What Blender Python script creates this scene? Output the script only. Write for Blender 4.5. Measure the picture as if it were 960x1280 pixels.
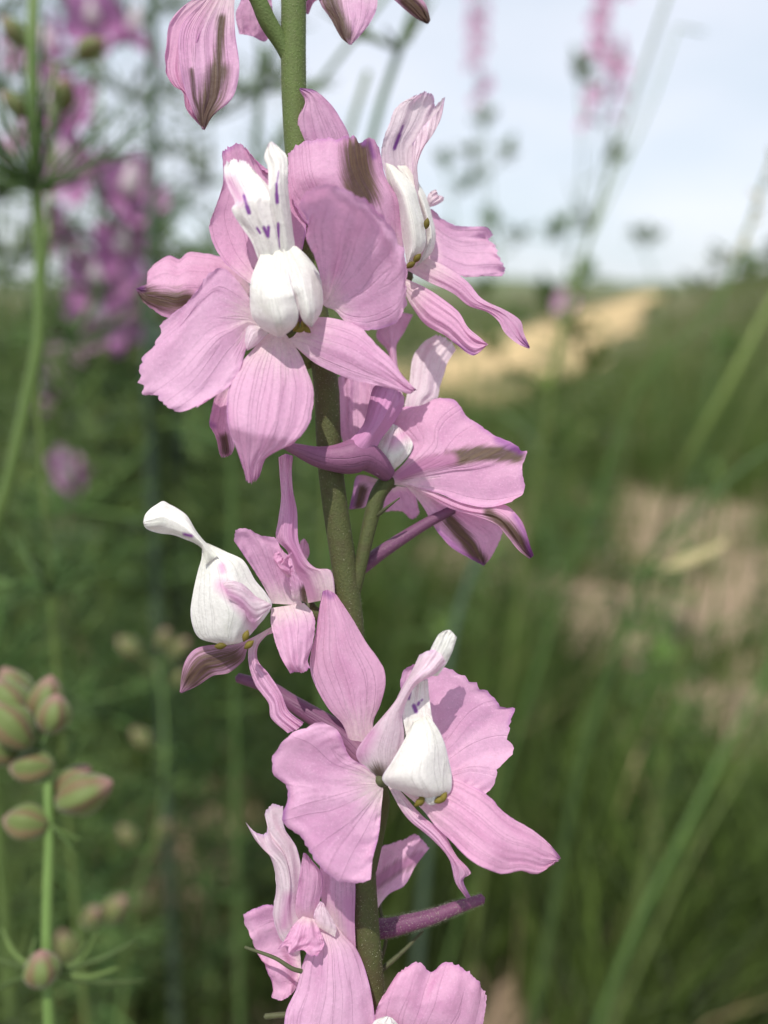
import bpy, math, random, zlib
import numpy as np
from mathutils import Vector, noise

# ------------------------------------------------------------------ clear
for o in list(bpy.data.objects):
    bpy.data.objects.remove(o, do_unlink=True)
scn = bpy.context.scene
col = scn.collection
random.seed(11)
rng = np.random.default_rng(11)

# ------------------------------------------------------------------ camera
CAM_H = 0.75
F_PX = 1067.0                      # focal length in photo pixels (1280 high)
PITCH = math.atan(280.0 / F_PX)    # horizon sits 280 px above the middle
D0 = 0.130                         # distance of the focal plane (metres)
cd = bpy.data.cameras.new('camera')
cam = bpy.data.objects.new('camera', cd); col.objects.link(cam)
cam.location = (0, 0, CAM_H)
cam.rotation_euler = (math.pi / 2 - PITCH, 0, 0)
cd.sensor_fit = 'VERTICAL'
cd.sensor_height = 5.6
cd.sensor_width = 4.2
cd.lens = 5.6 * F_PX / 1280.0
cd.clip_start = 0.005
cd.clip_end = 4000
cd.dof.use_dof = True
cd.dof.focus_distance = D0 - 0.004
cd.dof.aperture_fstop = cd.lens / 3.7   # a 3.7 mm wide aperture
cd.dof.aperture_blades = 0
scn.camera = cam
scn.render.resolution_x = 768
scn.render.resolution_y = 1024

# ------------------------------------------------------------------ world and sun
SUN_EL = math.radians(63)
SUN_AZ = math.radians(203)   # clockwise from +Y (the view direction)
w = bpy.data.worlds.new('World'); scn.world = w; w.use_nodes = True
nt = w.node_tree; nt.nodes.clear()
wo = nt.nodes.new('ShaderNodeOutputWorld')
bg = nt.nodes.new('ShaderNodeBackground'); bg.inputs[1].default_value = 0.125
sky = nt.nodes.new('ShaderNodeTexSky'); sky.sky_type = 'NISHITA'
sky.sun_disc = False; sky.sun_elevation = SUN_EL; sky.sun_rotation = SUN_AZ
sky.air_density = 1.0; sky.dust_density = 0.7; sky.ozone_density = 1.2
# thin high cloud: a soft noise veil over the sky dome
tc = nt.nodes.new('ShaderNodeTexCoord')
mp = nt.nodes.new('ShaderNodeMapping'); mp.inputs['Scale'].default_value = (1.2, 1.2, 4.0)
nz = nt.nodes.new('ShaderNodeTexNoise'); nz.inputs['Scale'].default_value = 1.8
nz.inputs['Detail'].default_value = 5.0; nz.inputs['Roughness'].default_value = 0.55
rp = nt.nodes.new('ShaderNodeValToRGB')
rp.color_ramp.elements[0].position = 0.38; rp.color_ramp.elements[0].color = (4.95, 5.55, 6.2, 1)
rp.color_ramp.elements[1].position = 0.66; rp.color_ramp.elements[1].color = (6.5, 6.6, 7.15, 1)
mx = nt.nodes.new('ShaderNodeMixRGB')
mx.inputs[0].default_value = .82     # the veil covers most of the blue
nt.links.new(tc.outputs['Generated'], mp.inputs[0]); nt.links.new(mp.outputs[0], nz.inputs['Vector'])
nt.links.new(nz.outputs['Fac'], rp.inputs[0]); nt.links.new(rp.outputs[0], mx.inputs[2])
nt.links.new(sky.outputs[0], mx.inputs[1]); nt.links.new(mx.outputs[0], bg.inputs[0])
nt.links.new(bg.outputs[0], wo.inputs[0])
sd = bpy.data.lights.new('sun', 'SUN'); sd.energy = 3.6; sd.angle = math.radians(0.6); sd.color = (1, .95, .87)
sun = bpy.data.objects.new('sun', sd); col.objects.link(sun)
sdir = Vector((math.sin(SUN_AZ) * math.cos(SUN_EL), math.cos(SUN_AZ) * math.cos(SUN_EL), math.sin(SUN_EL)))
sun.rotation_euler = sdir.to_track_quat('Z', 'Y').to_euler()
sun.location = (-2, -3, 6)
vs = scn.view_settings
vs.view_transform = 'Standard'; vs.look = 'None'; vs.exposure = 0.30; vs.gamma = 1.0; vs.use_curve_mapping = False

# ------------------------------------------------------------------ coordinates
FWD = Vector((0, math.cos(PITCH), -math.sin(PITCH)))
UPV = Vector((0, math.sin(PITCH), math.cos(PITCH)))
RGT = Vector((1, 0, 0))
CAMP = Vector((0, 0, CAM_H))
def at(x, y, d):
    """world point at distance d (m along the axis) on the sight line of photo position x, y"""
    return CAMP + FWD * d + RGT * ((x - 480) / F_PX * d) + UPV * ((640 - y) / F_PX * d)
def pt(x, y, z):
    """the same near the flowering stem, z in mm in front of the stem"""
    return at(x, y, D0 - z * 0.001)
FR = {'N': (0, 0, 1.0), 'A': (150, 80, 3.2), 'B': (340, 90, 2.8235), 'C': (160, 370, 3.2), 'D': (350, 400, 2.8235),
      'E': (160, 560, 3.2), 'F': (320, 720, 2.4), 'G': (280, 980, 2.6667), 'H': (180, 0, 2.526)}
def fr(f, pts):
    ox, oy, s = FR[f]
    return [(ox + p[0] / s, oy + p[1] / s) for p in pts]

# ------------------------------------------------------------------ terrain
def sstep(a, b, x):
    t = np.clip((x - a) / (b - a), 0, 1); return t * t * (3 - 2 * t)
def height(x, y):
    """ground height: gentle lumps and a bank that rises right of the track"""
    x = np.asarray(x, float); y = np.asarray(y, float)
    h = 0.02 * np.sin(x * 2.1 + 0.7) * np.sin(y * 1.7) + 0.012 * np.sin(x * 5.3 + y * 3.1)
    lat = x - (0.33 * y - 0.2)
    bank = 1.15 * sstep(0.0, 2.6, lat) * sstep(4.0, 9.0, y) * (1 - sstep(60, 120, y))
    return h * (1 - sstep(20, 60, y)) + bank + 0.0

# ------------------------------------------------------------------ object helpers
ORG = {}
def empty(name, loc, parent=None):
    o = bpy.data.objects.new(name, None); col.objects.link(o)
    o.empty_display_size = 0.01
    o.location = loc; ORG[o.name] = Vector(loc); return o
def tag(o, label=None, cat=None, group=None, kind=None):
    if label: o['label'] = label
    if cat: o['category'] = cat
    if group: o['group'] = group
    if kind: o['kind'] = kind
    return o
def build(name, V, Fc, mats, parent=None, uv=None, attrs=None, midx=None, origin=None, smooth=True):
    V = np.asarray(V, float)
    c = V.mean(0) if origin is None else np.asarray(origin, float)
    me = bpy.data.meshes.new(name)
    me.from_pydata((V - c).tolist(), [], Fc)
    if not isinstance(mats, (list, tuple)): mats = [mats]
    for m in mats: me.materials.append(m)
    n = len(me.polygons)
    if smooth: me.polygons.foreach_set('use_smooth', [True] * n)
    if midx is not None: me.polygons.foreach_set('material_index', midx)
    if uv is not None:
        l = me.uv_layers.new(name='UVMap')
        vi = np.empty(len(me.loops), dtype=np.int32); me.loops.foreach_get('vertex_index', vi)
        l.data.foreach_set('uv', np.asarray(uv, float)[vi].ravel())
    if attrs:
        for k, a in attrs.items():
            at_ = me.attributes.new(k, 'FLOAT', 'POINT'); at_.data.foreach_set('value', np.asarray(a, float))
    o = bpy.data.objects.new(name, me); col.objects.link(o)
    if parent is not None:
        o.parent = parent; o.location = Vector(c) - ORG[parent.name]
    else:
        o.location = c
    ORG[o.name] = Vector(c)
    return o

def catmull(P, n, closed=False):
    """chord-length Catmull-Rom resample of an (k,d) polyline to n points"""
    P = np.asarray(P, float)
    if len(P) == 1: return np.repeat(P, n, 0)
    d = np.r_[0, np.cumsum(np.maximum(np.linalg.norm(np.diff(P, axis=0), axis=1), 1e-9))]
    t = np.linspace(0, d[-1], n)
    i = np.clip(np.searchsorted(d, t, side='right') - 1, 0, len(P) - 2)
    # finite-difference tangents
    m = np.zeros_like(P)
    if len(P) > 2:
        m[1:-1] = (P[2:] - P[:-2]) / (d[2:] - d[:-2])[:, None]
    m[0] = (P[1] - P[0]) / (d[1] - d[0]); m[-1] = (P[-1] - P[-2]) / (d[-1] - d[-2])
    h = (d[i + 1] - d[i]); s = ((t - d[i]) / h)[:, None]; h = h[:, None]
    s2, s3 = s * s, s * s * s
    return (2*s3-3*s2+1)*P[i] + (s3-2*s2+s)*h*m[i] + (-2*s3+3*s2)*P[i+1] + (s3-s2)*h*m[i+1]

def tube_geo(P, rad, ns=10, cap=True):
    """tube along points P (list of 3-vectors) with radii; returns verts, faces, uv"""
    P = np.asarray([tuple(p) for p in P], float); rad = np.asarray(rad, float)
    n = len(P); T = np.gradient(P, axis=0); T /= np.linalg.norm(T, axis=1)[:, None] + 1e-12
    ref = np.array([0.3, -0.8, 0.5]); ref /= np.linalg.norm(ref)
    V = []; UV = []
    b = np.cross(T[0], ref); b /= np.linalg.norm(b)
    for i in range(n):
        b = b - T[i] * np.dot(b, T[i]); b /= np.linalg.norm(b) + 1e-12
        c = np.cross(T[i], b)
        for k in range(ns):
            a = 2 * math.pi * k / ns
            V.append(P[i] + rad[i] * (math.cos(a) * b + math.sin(a) * c)); UV.append((k / ns, i / (n - 1)))
    Fc = []
    for i in range(n - 1):
        for k in range(ns):
            k2 = (k + 1) % ns
            Fc.append((i*ns+k, i*ns+k2, (i+1)*ns+k2, (i+1)*ns+k))
    if cap:
        V.append(P[0] - T[0] * rad[0] * .5); UV.append((.5, 0)); a0 = len(V) - 1
        V.append(P[-1] + T[-1] * rad[-1] * .6); UV.append((.5, 1)); a1 = len(V) - 1
        for k in range(ns):
            k2 = (k + 1) % ns
            Fc.append((a0, k2, k)); Fc.append((a1, (n-1)*ns+k, (n-1)*ns+k2))
    return V, Fc, UV
def smooth_path(P, n):
    return catmull([tuple(p) for p in P], n)
class Acc:
    """collects geometry into one mesh"""
    def __init__(s): s.V = []; s.F = []; s.U = []; s.M = []; s.T = []
    def add(s, V, Fc, UV=None, m=0, tint=0.5):
        o = len(s.V); s.V += [tuple(v) for v in V]; s.F += [tuple(i + o for i in f) for f in Fc]
        s.U += list(UV) if UV is not None else [(0.5, 0.5)] * len(V); s.M += [m] * len(Fc); s.T += [tint] * len(V)
    def build(s, name, mats, parent=None, **k):
        return build(name, s.V, s.F, mats, parent, uv=s.U, attrs={'tint': s.T}, midx=s.M, **k)

# ------------------------------------------------------------------ materials
def nodes_of(name):
    m = bpy.data.materials.new(name); m.use_nodes = True
    t = m.node_tree; t.nodes.clear(); return m, t
def nd(t, kind, **kw):
    n = t.nodes.new(kind)
    for k, v in kw.items(): setattr(n, k, v)
    return n
def mathn(t, op, a, b=None, clamp=False):
    n = t.nodes.new('ShaderNodeMath'); n.operation = op; n.use_clamp = clamp
    for i, v in enumerate((a, b)):
        if v is None: continue
        if isinstance(v, (int, float)): n.inputs[i].default_value = v
        else: t.links.new(v, n.inputs[i])
    return n.outputs[0]
def mixc(t, f, a, b, mode='MIX'):
    n = t.nodes.new('ShaderNodeMixRGB'); n.blend_type = mode
    for i, v in enumerate((f, a, b)):
        if isinstance(v, (int, float)): n.inputs[i].default_value = v
        elif isinstance(v, tuple): n.inputs[i].default_value = (v + (1,))[:4]
        else: t.links.new(v, n.inputs[i])
    return n.outputs[0]
def maprange(t, v, a, b, c=0.0, d=1.0):
    n = t.nodes.new('ShaderNodeMapRange'); n.interpolation_type = 'SMOOTHSTEP'
    t.links.new(v, n.inputs[0])
    for i, q in enumerate((a, b, c, d)): n.inputs[i + 1].default_value = q
    return n.outputs[0]
def attr(t, name):
    n = t.nodes.new('ShaderNodeAttribute'); n.attribute_name = name; return n.outputs['Fac']
def noisen(t, vec, scale, detail=3.0, rough=.55, dist=0.0):
    n = t.nodes.new('ShaderNodeTexNoise'); n.inputs['Scale'].default_value = scale
    n.inputs['Detail'].default_value = detail; n.inputs['Roughness'].default_value = rough; n.inputs['Distortion'].default_value = dist
    if vec is not None: t.links.new(vec, n.inputs['Vector'])
    return n.outputs['Fac']
def uvmapped(t, su, sv, off=None):
    u = nd(t, 'ShaderNodeUVMap'); u.uv_map = 'UVMap'
    m = t.nodes.new('ShaderNodeMapping'); m.inputs['Scale'].default_value = (su, sv, 1)
    t.links.new(u.outputs[0], m.inputs[0])
    if off is not None:
        c = t.nodes.new('ShaderNodeCombineXYZ'); t.links.new(off, c.inputs[2]); t.links.new(c.outputs[0], m.inputs['Location'])
    return m.outputs[0]
def finish(t, colr, rough, transl, tcol=None, bump=None, bstr=.2, bdist=.0003, spec=.25, sheen=0.0):
    p = nd(t, 'ShaderNodeBsdfPrincipled'); p.inputs['Roughness'].default_value = rough
    p.inputs['Specular IOR Level'].default_value = spec
    if sheen:
        p.inputs['Sheen Weight'].default_value = sheen; p.inputs['Sheen Roughness'].default_value = .4
    if isinstance(colr, tuple): p.inputs['Base Color'].default_value = (colr + (1,))[:4]
    else: t.links.new(colr, p.inputs['Base Color'])
    if bump is not None:
        b = nd(t, 'ShaderNodeBump'); b.inputs['Strength'].default_value = bstr; b.inputs['Distance'].default_value = bdist
        t.links.new(bump, b.inputs['Height']); t.links.new(b.outputs[0], p.inputs['Normal'])
    out = nd(t, 'ShaderNodeOutputMaterial')
    if transl > 0:
        tr = nd(t, 'ShaderNodeBsdfTranslucent')
        c = tcol if tcol is not None else colr
        if isinstance(c, tuple): tr.inputs[0].default_value = (c + (1,))[:4]
        else: t.links.new(c, tr.inputs[0])
        ms = nd(t, 'ShaderNodeMixShader'); ms.inputs[0].default_value = transl
        t.links.new(p.outputs[0], ms.inputs[1]); t.links.new(tr.outputs[0], ms.inputs[2]); t.links.new(ms.outputs[0], out.inputs[0])
    else:
        t.links.new(p.outputs[0], out.inputs[0])

def petal_mat(name, main, throat, deep, throat_end=.3, vein=.55, transl=.42, spot=.95):
    m, t = nodes_of(name)
    oi = nd(t, 'ShaderNodeObjectInfo')
    off = mathn(t, 'MULTIPLY', oi.outputs['Random'], 40.0)
    u = nd(t, 'ShaderNodeUVMap'); u.uv_map = 'UVMap'
    sp = nd(t, 'ShaderNodeSeparateXYZ'); t.links.new(u.outputs[0], sp.inputs[0]); uu, vv = sp.outputs[0], sp.outputs[1]
    geo = nd(t, 'ShaderNodeNewGeometry')
    # a few thin branching veins, soft streaks between them, fine crinkled tissue
    v1 = noisen(t, uvmapped(t, 8.0, .55, off), 1.0, 1.5, .5, .18)
    line = mathn(t, 'ABSOLUTE', mathn(t, 'SUBTRACT', v1, 0.5))
    line = maprange(t, line, 0.0, 0.022, 1.0, 0.0)
    v2 = noisen(t, uvmapped(t, 26, 2.2, off), 1.0, 4.0, .65, .6)
    fine = maprange(t, v2, .35, .75)
    brd = noisen(t, uvmapped(t, 2.6, 2.0, off), 1.0, 4.0, .6, .5)
    mott = noisen(t, geo.outputs['Position'], 1500.0, 5.0, .7)
    crk = noisen(t, geo.outputs['Position'], 3200.0, 3.0, .7)
    midrib = maprange(t, mathn(t, 'ABSOLUTE', mathn(t, 'ADD', mathn(t, 'SUBTRACT', uu, 0.5), mathn(t, 'MULTIPLY', mathn(t, 'SUBTRACT', brd, .5), .05))), 0.0, .013, 1.0, 0.0)
    c = mixc(t, maprange(t, brd, .35, .8), main, deep)
    c = mixc(t, mathn(t, 'MULTIPLY', fine, .13), c, tuple(min(.95, x * 1.2) for x in main))
    fade = mathn(t, 'MULTIPLY', maprange(t, vv, 0.02, .22), maprange(t, vv, .5, .95, 1.0, .15))
    fade = mathn(t, 'MULTIPLY', fade, maprange(t, mott, .3, .6, .5, 1.0))
    vn = mathn(t, 'MULTIPLY', mathn(t, 'MAXIMUM', line, mathn(t, 'MULTIPLY', midrib, .8)), mathn(t, 'MULTIPLY', fade, vein))
    c = mixc(t, vn, c, tuple(x * .50 for x in deep))
    tf = maprange(t, mathn(t, 'ADD', vv, mathn(t, 'MULTIPLY', mathn(t, 'SUBTRACT', v2, .5), .35)), 0.0, throat_end, 1.0, 0.0)
    c = mixc(t, mathn(t, 'MULTIPLY', tf, .85), c, throat)
    c = mixc(t, maprange(t, mott, .42, .72, 0.0, .42), c, tuple(x * .74 for x in main))
    c = mixc(t, maprange(t, crk, .52, .72, 0.0, .42), c, tuple(min(.95, x * 1.28) for x in main))
    # deeper violet rim
    edge = mathn(t, 'MAXIMUM', maprange(t, vv, .955, 1.0), maprange(t, mathn(t, 'ABSOLUTE', mathn(t, 'SUBTRACT', uu, .5)), .47, .5))
    rim = mathn(t, 'MULTIPLY', edge, maprange(t, brd, .35, .7, 0.0, .6))
    c = mixc(t, rim, c, tuple(x * f for x, f in zip(deep, (.62, .45, .85))))
    bf = maprange(t, mathn(t, 'ADD', attr(t, 'brown'), mathn(t, 'MULTIPLY', mathn(t, 'SUBTRACT', v2, .5), 1.3)), .12, .95, 0.0, .93)
    c = mixc(t, bf, c, mixc(t, fine, (.050, .030, .009), (.115, .080, .020)))
    c = mixc(t, mathn(t, 'MULTIPLY', attr(t, 'blush'), .75), c, (.60, .26, .48))
    c = mixc(t, mathn(t, 'MULTIPLY', attr(t, 'spot'), spot), c, (.20, .035, .29))
    hs = nd(t, 'ShaderNodeHueSaturation')
    t.links.new(mathn(t, 'ADD', .492, mathn(t, 'MULTIPLY', oi.outputs['Random'], .016)), hs.inputs['Hue'])
    t.links.new(mathn(t, 'ADD', .93, mathn(t, 'MULTIPLY', oi.outputs['Random'], .14)), hs.inputs['Saturation'])
    t.links.new(c, hs.inputs['Color']); c = hs.outputs[0]
    tcol = mixc(t, .85, c, mixc(t, 1.0, c, (1, .70, .90), 'MULTIPLY'))
    bmp = mathn(t, 'ADD', mathn(t, 'MULTIPLY', v2, .26), mathn(t, 'ADD', mathn(t, 'MULTIPLY', mott, .55), mathn(t, 'MULTIPLY', line, -.25)))
    finish(t, c, .5, transl, tcol, bmp, .75, .00026, .35, .05)
    return m
M = {}
M['sepal'] = petal_mat('sepal_pink', (.77, .45, .645), (.84, .73, .70), (.62, .30, .50), .38, .34, spot=.6)
M['pale'] = petal_mat('petal_blush_white', (.82, .70, .75), (.84, .80, .74), (.74, .54, .66), .3, .35)
M['white'] = petal_mat('petal_white', (.80, .79, .75), (.76, .77, .67), (.67, .68, .61), .4, .18, .22)
M['deep'] = petal_mat('sepal_deep_rose', (.26, .095, .19), (.30, .14, .22), (.17, .058, .13), .25, .35, .2)
M['violet'] = petal_mat('spur_violet', (.155, .055, .115), (.20, .09, .14), (.105, .036, .085), .2, .35, .06)

def green_mat(name, c1, c2, rough=.6, transl=.0, scale=300., hue=.06, sheen=.1, c3=None):
    m, t = nodes_of(name)
    oi = nd(t, 'ShaderNodeObjectInfo'); geo = nd(t, 'ShaderNodeNewGeometry')
    n1 = noisen(t, geo.outputs['Position'], scale, 4.0, .6)
    c = mixc(t, maprange(t, n1, .3, .7), c1, c2)
    if c3:
        n2 = noisen(t, geo.outputs['Position'], scale * .12, 2.0)
        c = mixc(t, maprange(t, n2, .42, .68), c, c3)
    tt = attr(t, 'tint')
    c = mixc(t, .55, c, mixc(t, tt, tuple(x * .45 for x in c1), tuple(min(1, x * 1.7) for x in c2)))
    hs = nd(t, 'ShaderNodeHueSaturation')
    t.links.new(mathn(t, 'ADD', .5 - hue / 2, mathn(t, 'MULTIPLY', oi.outputs['Random'], hue)), hs.inputs['Hue'])
    t.links.new(c, hs.inputs['Color']); c = hs.outputs[0]
    finish(t, c, rough, transl, None, n1, .6, .0003, .25, sheen)
    return m
M['stem'] = green_mat('stem_green', (.055, .09, .022), (.105, .145, .042), .65, 0, 3000, .01, .03, (.07, .085, .028))
M['stem_low'] = green_mat('stem_olive', (.03, .04, .012), (.075, .085, .028), .65, 0, 3000, .01, .03, (.05, .035, .02))
M['hair'] = green_mat('plant_hair', (.42, .44, .30), (.55, .55, .42), .5, .3, 400, .02)
M['bract'] = green_mat('bract_green', (.05, .058, .026), (.075, .08, .036), .6, .05, 900, .02)
M['grass'] = green_mat('grass_green', (.046, .088, .018), (.092, .142, .031), .5, .3, 30, .04)
M['grass_far'] = green_mat('meadow_green', (.066, .105, .026), (.125, .155, .045), .6, .3, 3, .03)
M['straw'] = green_mat('dry_straw', (.36, .30, .15), (.45, .38, .20), .6, .2, 60, .03)
M['stalk'] = green_mat('stalk_green', (.08, .14, .035), (.13, .20, .055), .5, .1, 60, .05)
M['stalk_dark'] = green_mat('stalk_blue_green', (.034, .062, .038), (.052, .085, .052), .6, .05, 60, .03)
M['thread'] = green_mat('thread_leaf_green', (.058, .115, .03), (.11, .18, .05), .5, .28, 80, .04)
M['leafy'] = green_mat('weed_leaf_green', (.058, .115, .022), (.12, .185, .04), .5, .38, 60, .06)
M['bush'] = green_mat('dark_bush_green', (.035, .06, .022), (.06, .09, .03), .6, .2, 2, .04)
def flat_flower(name, a, b):
    m, t = nodes_of(name); geo = nd(t, 'ShaderNodeNewGeometry')
    n1 = noisen(t, geo.outputs['Position'], 120, 3.0)
    c = mixc(t, maprange(t, n1, .3, .7), a, b)
    finish(t, c, .6, .4); return m
M['far_pink'] = flat_flower('distant_petal_pink', (.64, .34, .54), (.72, .46, .64))
M['far_mag'] = flat_flower('distant_petal_magenta', (.46, .18, .40), (.56, .28, .50))
M['far_white'] = flat_flower('distant_petal_white', (.75, .66, .70), (.8, .75, .75))
M['anther'] = flat_flower('anther_olive', (.16, .13, .025), (.30, .24, .05))
def bud_mat():
    m, t = nodes_of('bud_striped'); u = nd(t, 'ShaderNodeUVMap'); u.uv_map = 'UVMap'
    sp = nd(t, 'ShaderNodeSeparateXYZ'); t.links.new(u.outputs[0], sp.inputs[0])
    s = mathn(t, 'SINE', mathn(t, 'MULTIPLY', sp.outputs[0], 2 * math.pi * 5))
    geo = nd(t, 'ShaderNodeNewGeometry'); n1 = noisen(t, geo.outputs['Position'], 700, 3.0)
    s2 = mathn(t, 'ADD', s, mathn(t, 'MULTIPLY', mathn(t, 'SUBTRACT', n1, .5), 1.4))
    c = mixc(t, maprange(t, s2, -.2, .8), (.125, .165, .05), (.155, .115, .055))
    c = mixc(t, maprange(t, sp.outputs[1], .72, 1.0), c, (.25, .14, .12))
    finish(t, c, .6, .10, None, n1, .4, .0003, .25, .3); return m
M['bud'] = bud_mat()
def ground_mat():
    m, t = nodes_of('soil_and_turf'); geo = nd(t, 'ShaderNodeNewGeometry')
    P = geo.outputs['Position']
    a = noisen(t, P, 2.2, 5.0, .6); b = noisen(t, P, 26, 5.0, .65); d = noisen(t, P, .35, 3.0)
    soil = mixc(t, b, (.20, .14, .095), (.37, .28, .195))
    turf = mixc(t, b, (.035, .055, .016), (.08, .10, .03))
    sp = nd(t, 'ShaderNodeSeparateXYZ'); t.links.new(P, sp.inputs[0])
    far = maprange(t, sp.outputs[1], 3.0, 7.0)
    thr = mathn(t, 'ADD', mathn(t, 'MULTIPLY', a, .5), mathn(t, 'MULTIPLY', d, .5))
    f = mathn(t, 'MAXIMUM', maprange(t, thr, .50, .60), mathn(t, 'MULTIPLY', far, .8))
    f = mathn(t, 'MULTIPLY', f, mathn(t, 'SUBTRACT', 1.0, maprange(t, mathn(t, 'ADD', attr(t, 'bare'), mathn(t, 'MULTIPLY', mathn(t, 'SUBTRACT', a, .5), 1.6)), .25, .75)))
    c = mixc(t, f, soil, turf)
    finish(t, c, .9, 0, None, b, .6, .02, .2); return m
M['ground'] = ground_mat()
def soil_mat():
    m, t = nodes_of('sunlit_sandy_soil'); geo = nd(t, 'ShaderNodeNewGeometry'); P = geo.outputs['Position']
    a = noisen(t, P, 1.2, 5.0, .6); b = noisen(t, P, 14, 4.0, .6)
    c = mixc(t, b, (.42, .30, .155), (.56, .42, .23)); c = mixc(t, maprange(t, a, .5, .72, 0., .5), c, (.24, .22, .10))
    finish(t, c, .95, 0, None, b, .5, .02, .15); return m
M['track'] = soil_mat()
def hill_mat():
    m, t = nodes_of('far_ridge_green'); geo = nd(t, 'ShaderNodeNewGeometry')
    a = noisen(t, geo.outputs['Position'], .12, 4.0)
    finish(t, mixc(t, a, (.09, .12, .065), (.14, .17, .09)), .9, 0); return m
M['hill'] = hill_mat()

BARE = [(.88, 2.45, .22, .22), (1.12, 2.05, .26, .26), (1.05, 2.75, .30, .20), (.74, 1.85, .16, .16), (.15, 1.95, .17, .24), (-.27, .96, .15, .18), (.40, 1.58, .16, .14), (.37, .84, .10, .08), (-.05, 1.25, .10, .12), (.62, 1.35, .14, .12)]
# ------------------------------------------------------------------ ground, track, ridge
xs = np.sort(np.concatenate([np.linspace(-4, 6, 101), np.linspace(-40, -4.5, 16), np.linspace(6.6, 60, 28), [-900, -300, -120, 120, 300, 900]]))
ys = np.concatenate([np.linspace(-1.5, 8, 96), np.linspace(8.4, 40, 48), np.linspace(43, 130, 20), [200, 400, 900, 2500]])
X, Y = np.meshgrid(xs, ys); Z = height(X, Y)
nx = len(xs)
gf = [(j*nx+i, j*nx+i+1, (j+1)*nx+i+1, (j+1)*nx+i) for j in range(len(ys)-1) for i in range(nx-1)]
bare = np.zeros(X.size)
for bx, by, rx_, ry_ in BARE:
    bare = np.maximum(bare, 1 - sstep(.7, 1.5, np.hypot((X.ravel()-bx)/rx_, (Y.ravel()-by)/ry_)))
tag(build('ground', np.c_[X.ravel(), Y.ravel(), Z.ravel()], gf, M['ground'], attrs={'bare': bare}, origin=(0, 0, 0)), kind='structure')
tv, tf = [], []
tys = np.linspace(5.2, 118, 90)
for j, yy in enumerate(tys):
    c = 0.33 * yy - 1.75 + .12 * math.sin(yy * .9)
    hw = 0.80 + .16 * math.sin(yy * 1.7) + yy * .012
    for k in range(9):
        xx = c + hw * (k / 4 - 1) + .08 * math.sin(yy * 5 + k)
        tv.append((xx, yy, float(height(xx, yy)) + .03 + .02 * math.sin(k * .8)))
tf = [(j*9+k, j*9+k+1, (j+1)*9+k+1, (j+1)*9+k) for j in range(89) for k in range(8)]
tag(build('dirt_track', tv, tf, M['track']), kind='structure')
rv, rf = [], []
rx = np.linspace(-420, 520, 140)
for i, xx in enumerate(rx):
    hh = 3.2 + 1.2 * noise.noise((xx * .02, 0, 0)) + .8 * noise.noise((xx * .11, 3, 0))
    rv += [(xx, 250, -1), (xx, 256, hh * .7), (xx, 266, hh), (xx, 300, -1)]
rf = [(i*4+k, (i+1)*4+k, (i+1)*4+k+1, i*4+k+1) for i in range(139) for k in range(3)]
tag(build('hills', rv, rf, M['hill']), kind='structure')

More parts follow.
